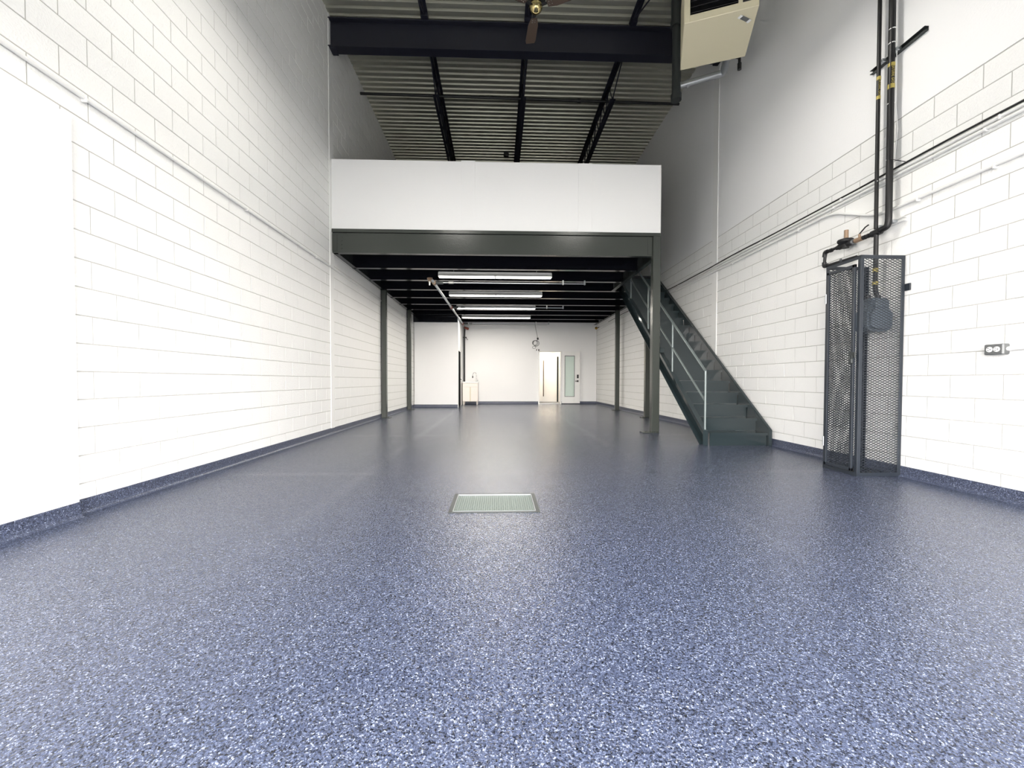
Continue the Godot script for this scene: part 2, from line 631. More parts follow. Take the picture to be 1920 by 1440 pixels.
# ------------------------------------------------------------------ roof steel
func roof_steel() -> void:
	var g := thing("roof_girder", "deep dark steel girder spanning wall to wall under the roof deck", "girder", P(0.55, 6.78, 7.69))
	part("girder_beam", EX(ibeam(0.50, 0.19, 0.02, 0.014), P(WL - 0.1, 7.03, 7.69), P(WR + 0.1, 7.03, 7.69)), M.roofsteel, g)
	for s in [-1, 1]:
		part("bearing_plate", B(P(WL + 0.07 if s < 0 else WR - 0.07, 6.765, 7.69), Vector3(0.10, 0.02, 0.2), 0.004), M.roofsteel, g)
	var names := ["dark open web roof joist nearest the left wall", "dark open web roof joist in the middle of the roof", "dark open web roof joist nearest the right wall"]
	var xs := [-1.29, 0.525, 2.40]
	for i in 3:
		for run in 2:
			var d0: float = 7.74 if run == 0 else -0.6
			var d1: float = 17.2 if run == 0 else 7.64
			var x: float = xs[i]
			var t := thing("roof_joist", names[i] + (", beyond the girder" if run == 0 else ", near side"), "joist", P(x, 6.85, (d0 + d1) * 0.5), "open web roof joists")
			for s in [-1.0, 1.0]:
				var an := PackedVector2Array([Vector2(0, 0), Vector2(0.055 * s, 0), Vector2(0.055 * s, -0.006), Vector2(0.006 * s, -0.006), Vector2(0.006 * s, -0.05), Vector2(0, -0.05)])
				part("top_chord", EX(an, P(x + 0.008 * s, DECK - 0.004, d0), P(x + 0.008 * s, DECK - 0.004, d1)), M.roofsteel, t)
				var bn := PackedVector2Array([Vector2(0, 0), Vector2(0.05 * s, 0), Vector2(0.05 * s, 0.006), Vector2(0.006 * s, 0.006), Vector2(0.006 * s, 0.045), Vector2(0, 0.045)])
				part("bottom_chord", EX(bn, P(x + 0.008 * s, 6.84, d0 + 1.15), P(x + 0.008 * s, 6.84, d1 - 1.15)), M.roofsteel, t)
			part("seat", span(x - 0.06, x + 0.06, 7.285, DECK - 0.01, d0, d0 + 0.12, 0.002) if run == 0 else span(x - 0.06, x + 0.06, 7.285, DECK - 0.01, d1 - 0.12, d1, 0.002), M.roofsteel, t)
			part("end_web", T([P(x, 7.33, d0 + 0.1), P(x, 6.86, d0 + 1.2)], 0.012, 6), M.roofsteel, t)
			part("end_web", T([P(x, 7.33, d1 - 0.1), P(x, 6.86, d1 - 1.2)], 0.012, 6), M.roofsteel, t)
			var n := 12 if run == 0 else 10
			var from := d0 + 1.2
			var step := (d1 - d0 - 2.4) / n
			for k in n:
				var a := from + step * k
				part("web_bar", T([P(x, 6.86, a), P(x, 7.33, a + step * 0.5), P(x, 6.86, a + step)], 0.011, 6), M.roofsteel, t)
	var rp := thing("roof_pipe", "thin black pipe crossing under the roof joists behind the girder", "pipe", P(0.5, 7.15, 9.4))
	part("pipe", T([P(WL - 0.05, 7.13, 9.34), P(WR + 0.05, 7.17, 9.50)], 0.028, 10), M.black, rp)
	part("coupling", T([P(1.76, 7.155, 9.445), P(1.83, 7.156, 9.447)], 0.042, 12), M.black, rp)
	part("joist_clip", B(P(0.23, 7.30, 12.0), Vector3(0.14, 0.12, 0.12), 0.01), M.black, tagged_thing("junction_box", "small dark junction box under the roof deck left of the middle joist", "junction box", P(0.23, 7.3, 12.0)))


func tagged_thing(called: String, label: String, category: String, at: Vector3, group := "") -> Node3D:
	return thing(called, label, category, at, group)


func fan() -> void:
	var t := thing("ceiling_fan", "ceiling fan with a polished brass cap hanging from the middle roof joist", "fan", P(0.525, 6.12, 6.0))
	var c := P(0.525, 6.20, 6.0)
	var cap := MB.new()
	cap.ball(c + Vector3(0, -0.03, 0), Vector3(0.092, 0.092, 0.092), 24, 14)
	part("end_cap", cap, M.gold, t)
	var mo := MB.new()
	mo.lathe([Vector2(0.07, -0.02), Vector2(0.13, 0.0), Vector2(0.15, 0.05), Vector2(0.15, 0.12), Vector2(0.10, 0.17), Vector2(0.03, 0.20), Vector2(0, 0.20)], Transform3D(Basis(), c + Vector3(0, 0.05, 0)), 24)
	part("motor_housing", mo, M.dark, t)
	part("down_rod", T([c + Vector3(0, 0.2, 0), P(0.525, 6.83, 6.0)], 0.014, 10), M.dark, t)
	part("pull_chain", T([c + Vector3(0.0, -0.03, 0.095), c + Vector3(0.002, -0.16, 0.1)], 0.003, 6), M.gold, t)
	for k in 3:
		var an := deg_to_rad(90.0 + 120.0 * k + 3.0)
		var out := Vector3(cos(an), 0, -sin(an))
		var side := out.cross(Vector3.UP)
		var e := Basis(out, Vector3.UP, side).rotated(out, deg_to_rad(-10))
		var bl := MB.new()
		var pl := PackedVector2Array([Vector2(-0.045, 0), Vector2(0.045, 0), Vector2(0.075, 0.12), Vector2(0.078, 0.40), Vector2(0.064, 0.45), Vector2(-0.064, 0.45), Vector2(-0.078, 0.40), Vector2(-0.075, 0.12)])
		var at := c + out * 0.17 + Vector3(0, -0.045, 0)
		var low: Array[Vector3] = []
		var top: Array[Vector3] = []
		for p in pl:
			low.append(at + e * Vector3(p.y, -0.004, p.x))
			top.append(at + e * Vector3(p.y, 0.004, p.x))
		var idx := Geometry2D.triangulate_polygon(pl)
		for i in range(0, idx.size(), 3):
			bl.flat(low[idx[i]], low[idx[i + 1]], low[idx[i + 2]], -e.y)
			bl.flat(top[idx[i]], top[idx[i + 1]], top[idx[i + 2]], e.y)
		for i in pl.size():
			var l := (i + 1) % pl.size()
			bl.quad(low[i], low[l], top[l], top[i], (low[i] + low[l]) * 0.5 - (at + out * 0.25))
		var blade := part("blade", bl, M.wood, t)
		var arm := MB.new()
		arm.box(c + out * 0.17 + Vector3(0, -0.035, 0), Vector3(0.20, 0.008, 0.045), 0.002, Basis(out, Vector3.UP, side))
		part("blade_arm", arm, M.dark, blade)
		for s in [[0.20, -0.02], [0.20, 0.02], [0.235, -0.02], [0.235, 0.02]]:
			var sc := MB.new()
			sc.ball(c + out * s[0] + Vector3(0, -0.045, 0) + e * Vector3(0, -0.005, s[1]), Vector3(0.006, 0.006, 0.006), 8, 6)
			part("screw", sc, M.chrome, blade)


func heater() -> void:
	var hy := 5.42
	var t := thing("unit_heater", "beige unit heater hung high beside the right wall, dark louvres facing the door", "heater", P(2.95, hy, 5.65))
	# corners of the bottom as they stand: near left, near right, far right, far left
	var q := [Vector2(2.32, 5.33), Vector2(3.09, 5.04), Vector2(3.40, 5.79), Vector2(2.60, 6.11)]
	var hgt := 0.85
	var xdir := P(q[1].x - q[0].x, 0, q[1].y - q[0].y).normalized()
	var zdir := -P(q[3].x - q[0].x, 0, q[3].y - q[0].y).normalized()
	zdir = (zdir - xdir * zdir.dot(xdir)).normalized()
	var e := Basis(xdir, Vector3.UP, zdir)
	var c := P((q[0].x + q[2].x) * 0.5, hy + hgt * 0.5, (q[0].y + q[2].y) * 0.5)
	var w := 0.83
	var dp := 0.84
	var body := MB.new()
	# shell with an open front: bottom, top, sides, back
	body.box(c + e * Vector3(0, -hgt * 0.5 + 0.01, 0), Vector3(w, 0.02, dp), 0.006, e)
	body.box(c + e * Vector3(0, hgt * 0.5 - 0.01, 0), Vector3(w, 0.02, dp), 0.006, e)
	for s in [-1.0, 1.0]:
		body.box(c + e * Vector3((w * 0.5 - 0.01) * s, 0, 0), Vector3(0.02, hgt - 0.03, dp), 0.004, e)
	body.box(c + e * Vector3(0, 0, -dp * 0.5 + 0.01), Vector3(w - 0.03, hgt - 0.03, 0.02), 0.004, e)
	# front border
	body.box(c + e * Vector3(-w * 0.5 + 0.035, 0, dp * 0.5 - 0.012), Vector3(0.07, hgt - 0.03, 0.02), 0.003, e)
	body.box(c + e * Vector3(w * 0.5 - 0.11, 0, dp * 0.5 - 0.012), Vector3(0.22, hgt - 0.03, 0.02), 0.003, e)
	body.box(c + e * Vector3(-0.07, -hgt * 0.5 + 0.05, dp * 0.5 - 0.012), Vector3(w - 0.28, 0.08, 0.02), 0.003, e)
	body.box(c + e * Vector3(-0.07, hgt * 0.5 - 0.05, dp * 0.5 - 0.012), Vector3(w - 0.28, 0.08, 0.02), 0.003, e)
	part("casing", body, M.beige, t)
	part("louvre_back", (func():
		var b := MB.new()
		b.box(c + e * Vector3(-0.07, 0, dp * 0.5 - 0.16), Vector3(w - 0.2, hgt - 0.1, 0.02), 0.0, e)
		return b).call(), M.black, t)
	for k in 9:
		var lv := MB.new()
		lv.box(c + e * Vector3(-0.075, -hgt * 0.5 + 0.13 + 0.073 * k, dp * 0.5 - 0.035), Vector3(w - 0.29, 0.006, 0.07), 0.002, e.rotated(xdir, deg_to_rad(32)))
		part("louvre", lv, M.black, t)
	var nm := MB.new()
	nm.box(c + e * Vector3(w * 0.5 - 0.11, -hgt * 0.5 + 0.10, dp * 0.5), Vector3(0.13, 0.035, 0.006), 0.002, e)
	part("name_plate", nm, M.dark, t)
	var lt := MB.new()
	var le := e.rotated(Vector3.UP, deg_to_rad(42))
	lt.box(c + e * Vector3(w * 0.5 - 0.13, -hgt * 0.5 - 0.004, dp * 0.5 - 0.15), Vector3(0.16, 0.006, 0.05), 0.002, le)
	var latch := part("service_latch", lt, M.greybox, t)
	for s in [-1.0, 1.0]:
		var cl := MB.new()
		cl.box(c + e * Vector3(w * 0.5 - 0.13, -hgt * 0.5 - 0.008, dp * 0.5 - 0.15) + le * Vector3(0.075 * s, 0, 0), Vector3(0.035, 0.008, 0.05), 0.002, le)
		part("latch_plate", cl, M.white, latch)
	for s in [[-1, -1], [1, -1], [-1, 1], [1, 1]]:
		var p: Vector3 = c + e * Vector3((w * 0.5 - 0.06) * s[0], hgt * 0.5, (dp * 0.5 - 0.08) * s[1])
		part("hanger_rod", T([p, Vector3(p.x, DECK, p.z)], 0.006, 8), M.galv, t)

	# flue: silver run behind the heater, then the dark vertical vent through the roof
	var v := thing("flue_pipe", "dark vertical flue pipe left of the beige heater with a silver branch", "flue", P(2.98, 5.72, 7.1))
	part("vent_stack", T([P(2.985, 5.74, 7.1), P(2.985, 6.9, 7.1)], 0.072, 20), M.vent, v)
	part("upper_stack", T([P(2.985, 6.9, 7.1), P(2.985, DECK + 0.06, 7.1)], 0.092, 20), M.vent, v)
	part("stack_collar", T([P(2.985, 6.86, 7.1), P(2.985, 6.96, 7.1)], 0.102, 20), M.vent, v)
	part("tee_cap", T([P(2.985, 5.66, 7.1), P(2.985, 5.76, 7.1)], 0.085, 20), M.vent, v)
	part("silver_branch", T([P(3.04, 5.89, 7.08), P(3.58, 5.98, 6.94)], 0.052, 18), M.galv, v)
	part("branch_band", T([P(3.13, 5.905, 7.057), P(3.17, 5.912, 7.047)], 0.060, 18), M.galv, v)
	part("elbow", T(rounded([P(3.56, 5.976, 6.945), P(3.68, 5.995, 6.915), P(3.60, 6.05, 6.62), P(3.43, 6.06, 6.1)], 0.12, 5), 0.056, 16), M.galv, v)
	var gl := thing("heater_gas_line", "short black gas line hanging behind the far corner of the heater", "pipe", P(3.8, 5.9, 6.8))
	part("drop_pipe", T([P(3.83, 6.55, 6.7), P(3.83, 5.98, 6.7)], 0.021, 10), M.black, gl)
	part("drip_cap", T([P(3.83, 6.0, 6.7), P(3.83, 5.90, 6.7)], 0.03, 10), M.black, gl)
	part("supply_pipe", T(rounded([P(3.83, 6.08, 6.7), P(3.58, 6.06, 6.62), P(3.52, 6.2, 6.3), P(3.3, 6.2, 5.95)], 0.05, 4), 0.018, 10), M.black, gl)
	part("upper_pipe", T(rounded([P(3.83, 6.5, 6.7), P(3.83, 6.9, 6.7), P(WR - 0.08, 6.9, 6.7), P(WR - 0.08, DECK - 0.01, 6.7)], 0.05, 4), 0.018, 10), M.black, gl)


# ------------------------------------------------------------------ mezzanine
func mezzanine() -> void:
	var lo := 3.235
	var hi := 3.585
	var ym := (lo + hi) * 0.5
	var dep := hi - lo
	var t := thing("mezzanine_floor", "steel mezzanine floor on dark beams across the rear half of the unit", "mezzanine", P(0, lo, 12))
	var fb := part("front_beam", EX(channel(dep, 0.10, 0.012), P(2.82, ym, 7.69), P(-2.955, ym, 7.69)), M.steel, t)
	for s in [[-2.91, 0.09], [2.775, 0.085]]:
		part("end_plate", B(P(s[0], ym, 7.686), Vector3(s[1], dep - 0.05, 0.012), 0.002), M.steel, fb)
	for k in 4:
		part("bolt", bolt(P(-2.79, 3.31 + 0.068 * k, 7.69)), M.steel, fb)
	for k in 5:
		part("bolt", bolt(P(2.76, 3.29 + 0.06 * k, 7.69)), M.steel, fb)
	part("edge_angle", span(-2.96, 2.965, 3.592, 3.652, 7.665, 7.70, 0.003), M.steel, t)
	var ds := [8.75, 9.75, 10.76, 11.76, 12.78, 13.74, 14.70, 15.71, 16.55]
	for i in ds.size():
		var x1: float = 2.90 if i < 2 else 3.96
		part("joist", EX(ibeam(dep, 0.105, 0.012, 0.010), P(-2.955, ym, ds[i]), P(x1, ym, ds[i])), M.joist, t)
	part("side_channel", EX(channel(dep, 0.09, 0.012), P(-2.96, ym, 7.72), P(-2.96, ym, 15.0)), M.steel, t)
	part("side_channel", EX(channel(dep, 0.09, 0.012), P(2.965, ym, 10.71), P(2.965, ym, 7.78)), M.steel, t)
	part("side_channel", EX(channel(dep, 0.09, 0.012), P(4.02, ym, 17.25), P(4.02, ym, 10.82)), M.steel, t)
	part("wall_ledger", span(WL + 0.01, -1.42, 3.0, hi, 14.92, 15.0, 0.003), M.joist, t)
	var dk := MB.new()
	dk.box(P(0.0, 3.62, 12.47), Vector3(5.93, 0.055, 9.53))
	dk.box(P(3.51, 3.62, 14.0), Vector3(1.09, 0.055, 6.45))
	part("floor_deck", dk, M.underfloor, t)

	var cols := [
		[-2.885, 10.85, 0.127, lo, "steel column against the left wall, nearest the camera of the two there", -1],
		[-2.885, 13.90, 0.127, lo, "steel column against the left wall, just before the washroom box", -1],
		[2.89, 7.70, 0.14, hi, "front right steel column of the mezzanine standing beside the stairs", -1],
		[3.87, 10.84, 0.127, lo, "steel column near the right wall, half hidden behind the stair column", 1],
		[3.87, 13.60, 0.127, lo, "far steel column near the right wall, in front of the back wall", 1]]
	for c in cols:
		var k := thing("steel_column", c[4], "column", P(c[0], 0, c[1]), "square steel columns under the mezzanine")
		part("shaft", span(c[0] - c[2] * 0.5, c[0] + c[2] * 0.5, 0.012, c[3], c[1] - c[2] * 0.5, c[1] + c[2] * 0.5, 0.012), M.steel, k)
		var ox := -0.09 if c[0] > 0 and c[0] < 3.5 else (0.03 if c[0] < 0 else -0.03)
		part("base_plate", B(P(c[0] + ox, 0.008, c[1]), Vector3(0.30 if c[2] > 0.13 else 0.24, 0.016, 0.2), 0.003), M.steel, k)
		for s in [-1.0, 1.0]:
			part("anchor_bolt", T([P(c[0] + ox + 0.09 * s, 0.012, c[1] - 0.07), P(c[0] + ox + 0.09 * s, 0.035, c[1] - 0.07)], 0.009, 6), M.steel, k)

	# half wall on the front edge
	var h := thing("half_wall", "white half wall along the front edge of the mezzanine", "half wall", P(0, 3.655, 7.74))
	part("wall_panel", span(-2.962, 2.965, 3.655, 4.885, 7.69, 7.79, 0.003), M.drywall, h)
	part("cover_strip", span(-0.66, -0.41, 3.656, 4.895, 7.68, 7.695, 0.002), M.drywall, h)
	part("cover_strip", span(1.452, 1.705, 3.656, 4.885, 7.68, 7.695, 0.002), M.drywall, h)
	part("corner_bead", span(2.955, 2.972, 3.655, 4.885, 7.683, 7.70, 0.002), M.white, h)


func bolt(at: Vector3) -> MB:
	var b := MB.new()
	b.lathe([Vector2(0, 0.012), Vector2(0.012, 0.010), Vector2(0.014, 0.0)], Transform3D(Basis(Vector3.RIGHT, PI / 2), at), 6)
	return b


func lights_under() -> void:
	var names := ["nearest of the four fluorescent strip lights under the mezzanine", "second fluorescent strip light back under the mezzanine", "third fluorescent strip light back under the mezzanine", "farthest fluorescent strip light, close to the back wall"]
	var ds := [9.25, 11.25, 13.25, 15.2]
	for i in 4:
		var d: float = ds[i]
		var x0 := -1.28
		var x1 := 1.165
		var xm := (x0 + x1) * 0.5
		var t := thing("strip_light", names[i], "light", P(xm, 3.2, d), "fluorescent strip lights under the mezzanine")
		var hs := MB.new()
		hs.extrude(PackedVector2Array([Vector2(-0.11, 0), Vector2(-0.105, -0.008), Vector2(-0.03, 0.03), Vector2(0.03, 0.03), Vector2(0.105, -0.008), Vector2(0.11, 0), Vector2(0.04, 0.06), Vector2(0.04, 0.10), Vector2(-0.04, 0.10), Vector2(-0.04, 0.06)]), P(x0, 3.205, d), P(x1, 3.205, d))
		part("reflector", hs, M.white, t)
		for s in [-1.0, 1.0]:
			for half in 2:
				var a := x0 + 0.02 if half == 0 else xm + 0.02
				var b := xm - 0.02 if half == 0 else x1 - 0.02
				part("fluorescent_tube", T([P(a, 3.20, d + 0.05 * s), P(b, 3.20, d + 0.05 * s)], 0.013, 10), M.lamp, t)
		part("lamp_holder", B(P(xm, 3.205, d), Vector3(0.03, 0.05, 0.13), 0.004), M.white, t)
		for s in [-1.0, 1.0]:
			part("end_plate", B(P(x0 if s < 0 else x1, 3.235, d), Vector3(0.008, 0.09, 0.17), 0.002), M.white, t)
			part("hanger", T([P(xm + 0.9 * s, 3.30, d), P(xm + 0.9 * s, 3.60, d)], 0.004, 6), M.galv, t)
		var al := AreaLight3D.new()
		al.name = "strip_glow" if i == 0 else "strip_glow_%03d" % i
		al.area_size = Vector2(x1 - x0 - 0.06, 0.13)
		al.light_color = Color8(255, 248, 236)
		al.light_energy = LAMP
		al.area_range = 30.0
		al.shadow_enabled = true
		al.position = P(xm, 3.182, d)
		al.rotation.x = -PI / 2
		add_child(al)


func pipes_under() -> void:
	var t := thing("water_pipe", "grey pipe run under the mezzanine with side branches and red fittings", "pipe", P(-1.43, 3.1, 13))
	part("main_pipe", T([P(-1.43, 3.14, 9.35), P(-1.34, 3.14, 16.93)], 0.030, 10), M.galv, t)
	var e := MB.new()
	e.lathe([Vector2(0, 0.05), Vector2(0.06, 0.045), Vector2(0.062, 0.02), Vector2(0.04, 0.0), Vector2(0.035, -0.05), Vector2(0, -0.05)], Transform3D(Basis(), P(-1.50, 3.17, 9.42)), 14)
	part("valve_cap", e, M.bronze, t)
	part("valve_tag", B(P(-1.50, 3.09, 9.38), Vector3(0.03, 0.09, 0.02), 0.003), M.white, t)
	for c in [[9.55, M.bronze], [12.72, M.red], [16.3, M.red]]:
		var d: float = c[0]
		var mx := lerpf(-1.43, -1.34, (d - 9.35) / 7.58)
		part("tee_fitting", T([P(mx, 3.14, d - 0.07), P(mx, 3.14, d + 0.07)], 0.045, 12), c[1], t)
		part("branch_elbow", T([P(mx, 3.14, d), P(mx + 0.2, 3.14, d)], 0.036, 10), M.vent, t)
		part("branch_pipe", T([P(-1.24, 3.145, d), P(1.98, 3.145, d)], 0.013, 8), M.galv, t)
		for x in [1.47, 1.96]:
			part("pipe_clip", B(P(x, 3.17, d), Vector3(0.03, 0.10, 0.03), 0.004), M.white if x < 1.6 else M.galv, t)
		part("shutoff_valve", B(P(-1.05, 3.145, d), Vector3(0.12, 0.05, 0.05), 0.01), M.greybox, t)
	var dr := thing("drop_pipe", "black vertical pipe coming down behind the sink cabinet", "pipe", P(-1.36, 0.9, 17.2))
	part("pipe", T(rounded([P(-1.34, 3.08, 16.98), P(-1.345, 2.98, 17.17), P(-1.36, 2.7, 17.21), P(-1.36, 0.5, 17.21)], 0.05, 4), 0.034, 12), M.black, dr)
	part("red_fitting", T([P(-1.35, 3.08, 17.02), P(-1.17, 3.02, 17.02)], 0.045, 10), M.red, dr)
	var cl := MB.new()
	cl.box(P(-1.335, 2.70, 17.16), Vector3(0.15, 0.035, 0.03), 0.004)
	cl.tube([P(-1.30, 2.69, 17.15), P(-1.21, 2.60, 17.15)], 0.012, 6)
	part("shutoff_lever", cl, M.dark, dr)


func sink() -> void:
	var t := thing("sink_cabinet", "small cream sink cabinet with two doors against the back wall", "cabinet", P(-1.12, 0, 16.95))
	var x0 := -1.395
	var x1 := -0.77
	var d0 := 16.62
	var d1 := 17.12
	var b := span(x0 + 0.01, x1 - 0.01, 0.13, 0.86, d0 + 0.02, d1, 0.004)
	part("carcass", b, M.cream, t)
	part("apron", span(x0 + 0.012, x1 - 0.012, 0.715, 0.85, d0, d0 + 0.022, 0.003), M.cream, t)
	for s in 2:
		var a := x0 + 0.014 + (0.0 if s == 0 else 0.300)
		var dr := part("door", span(a, a + 0.29, 0.135, 0.705, d0, d0 + 0.022, 0.004), M.cream, t)
		part("pull_edge", span(a + (0.277 if s == 0 else 0.0), a + (0.29 if s == 0 else 0.015), 0.135, 0.705, d0 - 0.004, d0 + 0.004, 0.002), M.beige, dr)
	var tp := MB.new()   # basin top with a rim
	for r in [[x0, x1, d0 - 0.01, d0 + 0.04], [x0, x1, d1 - 0.09, d1], [x0, x0 + 0.05, d0 + 0.04, d1 - 0.09], [x1 - 0.05, x1, d0 + 0.04, d1 - 0.09]]:
		tp.box(P((r[0] + r[1]) * 0.5, 0.885, (r[2] + r[3]) * 0.5), Vector3(r[1] - r[0], 0.05, r[3] - r[2]), 0.006)
	tp.box(P((x0 + x1) * 0.5, 0.865, (d0 + d1) * 0.5), Vector3(x1 - x0 - 0.08, 0.012, d1 - d0 - 0.1))
	part("basin_top", tp, M.socket, t)
	for p in [[x0 + 0.05, d0 + 0.05], [x1 - 0.05, d0 + 0.05], [x0 + 0.05, d1 - 0.05], [x1 - 0.05, d1 - 0.05]]:
		var l := MB.new()
		l.lathe([Vector2(0.018, 0.0), Vector2(0.022, 0.01), Vector2(0.034, 0.13), Vector2(0.0, 0.135)], Transform3D(Basis(), P(p[0], 0, p[1])), 12)
		part("leg", l, M.cream, t)
	var f := thing("faucet", "gooseneck faucet at the right end of the sink cabinet", "faucet", P(-0.86, 0.91, 17.07))
	var pts := [P(-0.86, 0.91, 17.07), P(-0.86, 1.17, 17.07)]
	for k in 9:
		var a := PI * k / 8.0
		pts.append(P(-0.935 + 0.075 * cos(a), 1.18 + 0.10 * sin(a), 17.07))
	pts.append(P(-1.01, 1.13, 17.07))
	part("spout", T(pts, 0.012, 10), M.chrome, f)
	part("spray_head", T([P(-1.01, 1.14, 17.07), P(-1.012, 1.06, 17.07)], 0.02, 12), M.dark, f)
	part("base_ring", T([P(-0.86, 0.91, 17.07), P(-0.86, 0.935, 17.07)], 0.028, 14), M.chrome, f)
	part("lever", T([P(-0.85, 0.945, 17.05), P(-0.80, 0.985, 17.03)], 0.008, 8), M.chrome, f)


func small_things() -> void:
	# cord hanging at the back wall
	var t := thing("hanging_cord", "coiled cord hanging from the mezzanine in front of the back wall", "cord", P(1.5, 2.2, 16.57))
	part("drop_cord", T([P(1.45, 3.238, 16.57), P(1.455, 3.14, 16.57), P(1.56, 2.62, 16.57)], 0.008, 8), M.greybox, t)
	part("plug", T([P(1.555, 2.64, 16.57), P(1.57, 2.56, 16.57)], 0.035, 10), M.dark, t)
	for k in 3:
		var c := []
		var r := 0.115 - 0.012 * k
		for i in 19:
			var a := TAU * i / 18.0 + 1.2
			c.append(P(1.50 - 0.03 * k + r * cos(a), 2.42 + 0.008 * k + r * sin(a), 16.56 - 0.012 * k))
		part("coil", T(c, 0.009, 8), M.greybox, t)
	var c2 := []
	for i in 13:
		var a := TAU * i / 12.0
		c2.append(P(1.42 + 0.065 * cos(a), 2.26 + 0.05 * sin(a), 16.56))
	part("coil", T(c2, 0.007, 8), M.greybox, t)
	part("plug", T([P(1.52, 2.19, 16.56), P(1.52, 2.13, 16.56)], 0.018, 8), M.dark, t)
	part("plug", T([P(1.60, 2.19, 16.56), P(1.61, 2.12, 16.56)], 0.022, 8), M.dark, t)
	var al := thing("alarm_bell", "small dark brass bell at the top of the right back corner", "bell", P(3.95, 3.06, 16.85))
	var bl := MB.new()
	bl.ball(P(3.93, 3.06, 16.82), Vector3(0.055, 0.055, 0.055), 16, 10)
	part("bell", bl, M.brass, al)
	part("bracket", T(rounded([P(3.93, 3.06, 16.86), P(3.98, 3.08, 16.9), P(WR, 3.10, 16.8)], 0.03), 0.018, 8), M.dark, al)
	var wc := thing("back_conduit", "thin white conduit along the top of the back wall", "conduit", P(0, 3.2, 17.25))
	part("pipe", T([P(-1.2, 3.215, 17.24), P(2.0, 3.215, 17.24)], 0.022, 8), M.conduit, wc)

	# conduits on the long walls
	var lc := thing("wall_conduit", "white conduit running the length of the left block wall", "conduit", P(WL + 0.02, 2.96, 8))
	part("pipe", T([P(WL + 0.018, 2.965, DOOR + 0.05), P(WL + 0.018, 2.955, 14.98)], 0.0145, 10), M.conduit, lc)
	for d in [1.2, 3.16, 5.1, 7.0, 9.0, 11.6, 13.2]:
		part("pipe_strap", B(P(WL + 0.012, 2.96, d), Vector3(0.044, 0.05, 0.022), 0.006), M.conduit, lc)
	var jc := thing("wall_conduit", "upper white conduit of the pair along the right block wall", "conduit", P(WR - 0.02, 3.09, 8))
	part("pipe", T([P(WR - 0.018, 3.092, DOOR + 0.05), P(WR - 0.018, 3.085, 16.85)], 0.0145, 10), M.conduit, jc)
	var kc := thing("wall_conduit", "lower white conduit of the pair along the right block wall", "conduit", P(WR - 0.02, 3.05, 8))
	part("pipe", T([P(WR - 0.018, 3.052, DOOR + 0.05), P(WR - 0.018, 3.040, 16.2)], 0.0145, 10), M.conduit, kc)
	for d in [1.5, 3.32, 4.9, 6.4, 7.6, 9.4, 11.5, 14.0]:
		part("pipe_strap", B(P(WR - 0.012, 3.09, d), Vector3(0.044, 0.04, 0.022), 0.006), M.conduit, jc)
		part("pipe_strap", B(P(WR - 0.012, 3.047, d + 0.1), Vector3(0.044, 0.036, 0.022), 0.006), M.conduit, kc)
	var lo := thing("wall_conduit", "single white conduit below the pair on the right wall, bending up behind the gas pipes", "conduit", P(WR - 0.02, 2.72, 4))
	part("pipe", T(rounded([P(WR - 0.018, 2.705, DOOR + 0.05), P(WR - 0.018, 2.722, 4.42), P(WR - 0.018, 2.99, 5.02), P(WR - 0.018, 2.995, 9.5)], 0.16, 6), 0.0145, 10), M.conduit, lo)
	for d in [1.6, 3.35, 3.98, 5.6, 7.2]:
		part("pipe_strap", B(P(WR - 0.012, 2.715 if d < 4.4 else 2.993, d), Vector3(0.044, 0.05, 0.022), 0.006), M.conduit, lo)
	# black cable lying on the pair
	var pts := []
	for i in 65:
		var d := DOOR + 0.1 + i * 0.25
		var up := 3.119 + 0.012 * maxf(0, sin(d * 1.9 + 0.6)) * (1.0 if d > 3.0 else 0.3)
		pts.append(P(WR - 0.014, up, d))
	tag(obj("black_cable", T(pts, 0.009, 6), M.black), "black cable tied on top of the conduits along the right wall", "cable")

	# outlet
	var o := thing("outlet_box", "grey metal box with a white duplex outlet on the right wall", "outlet", P(WR - 0.03, 1.22, 3.29))
	part("box", B(P(WR - 0.028, 1.215, 3.29), Vector3(0.056, 0.085, 0.135), 0.006), M.greybox, o)
	var cp := part("cover_plate", B(P(WR - 0.058, 1.215, 3.29), Vector3(0.005, 0.078, 0.125), 0.002), M.greybox, o)
	for s in [-1.0, 1.0]:
		var so := MB.new()
		so.lathe([Vector2(0, 0.006), Vector2(0.020, 0.006), Vector2(0.022, 0.0)], Transform3D(Basis(Vector3.BACK, PI / 2), P(WR - 0.060, 1.215, 3.29 + 0.025 * s)), 20)
		part("socket", so, M.socket, cp)
		for q in [[0.006, 0.009], [0.006, -0.009], [-0.010, 0.0]]:
			part("slot", B(P(WR - 0.0670, 1.215 + q[1], 3.29 + 0.025 * s + q[0]), Vector3(0.003, 0.0045 if q[0] > 0 else 0.006, 0.010 if q[0] > 0 else 0.007)), M.dark, cp)
	part("feed_conduit", T([P(WR - 0.018, 1.215, 3.23), P(WR - 0.018, 1.215, DOOR + 0.05)], 0.0145, 10), M.conduit, o)
	part("conduit_nut", T([P(WR - 0.018, 1.215, 3.225), P(WR - 0.018, 1.215, 3.205)], 0.018, 8), M.conduit, o)


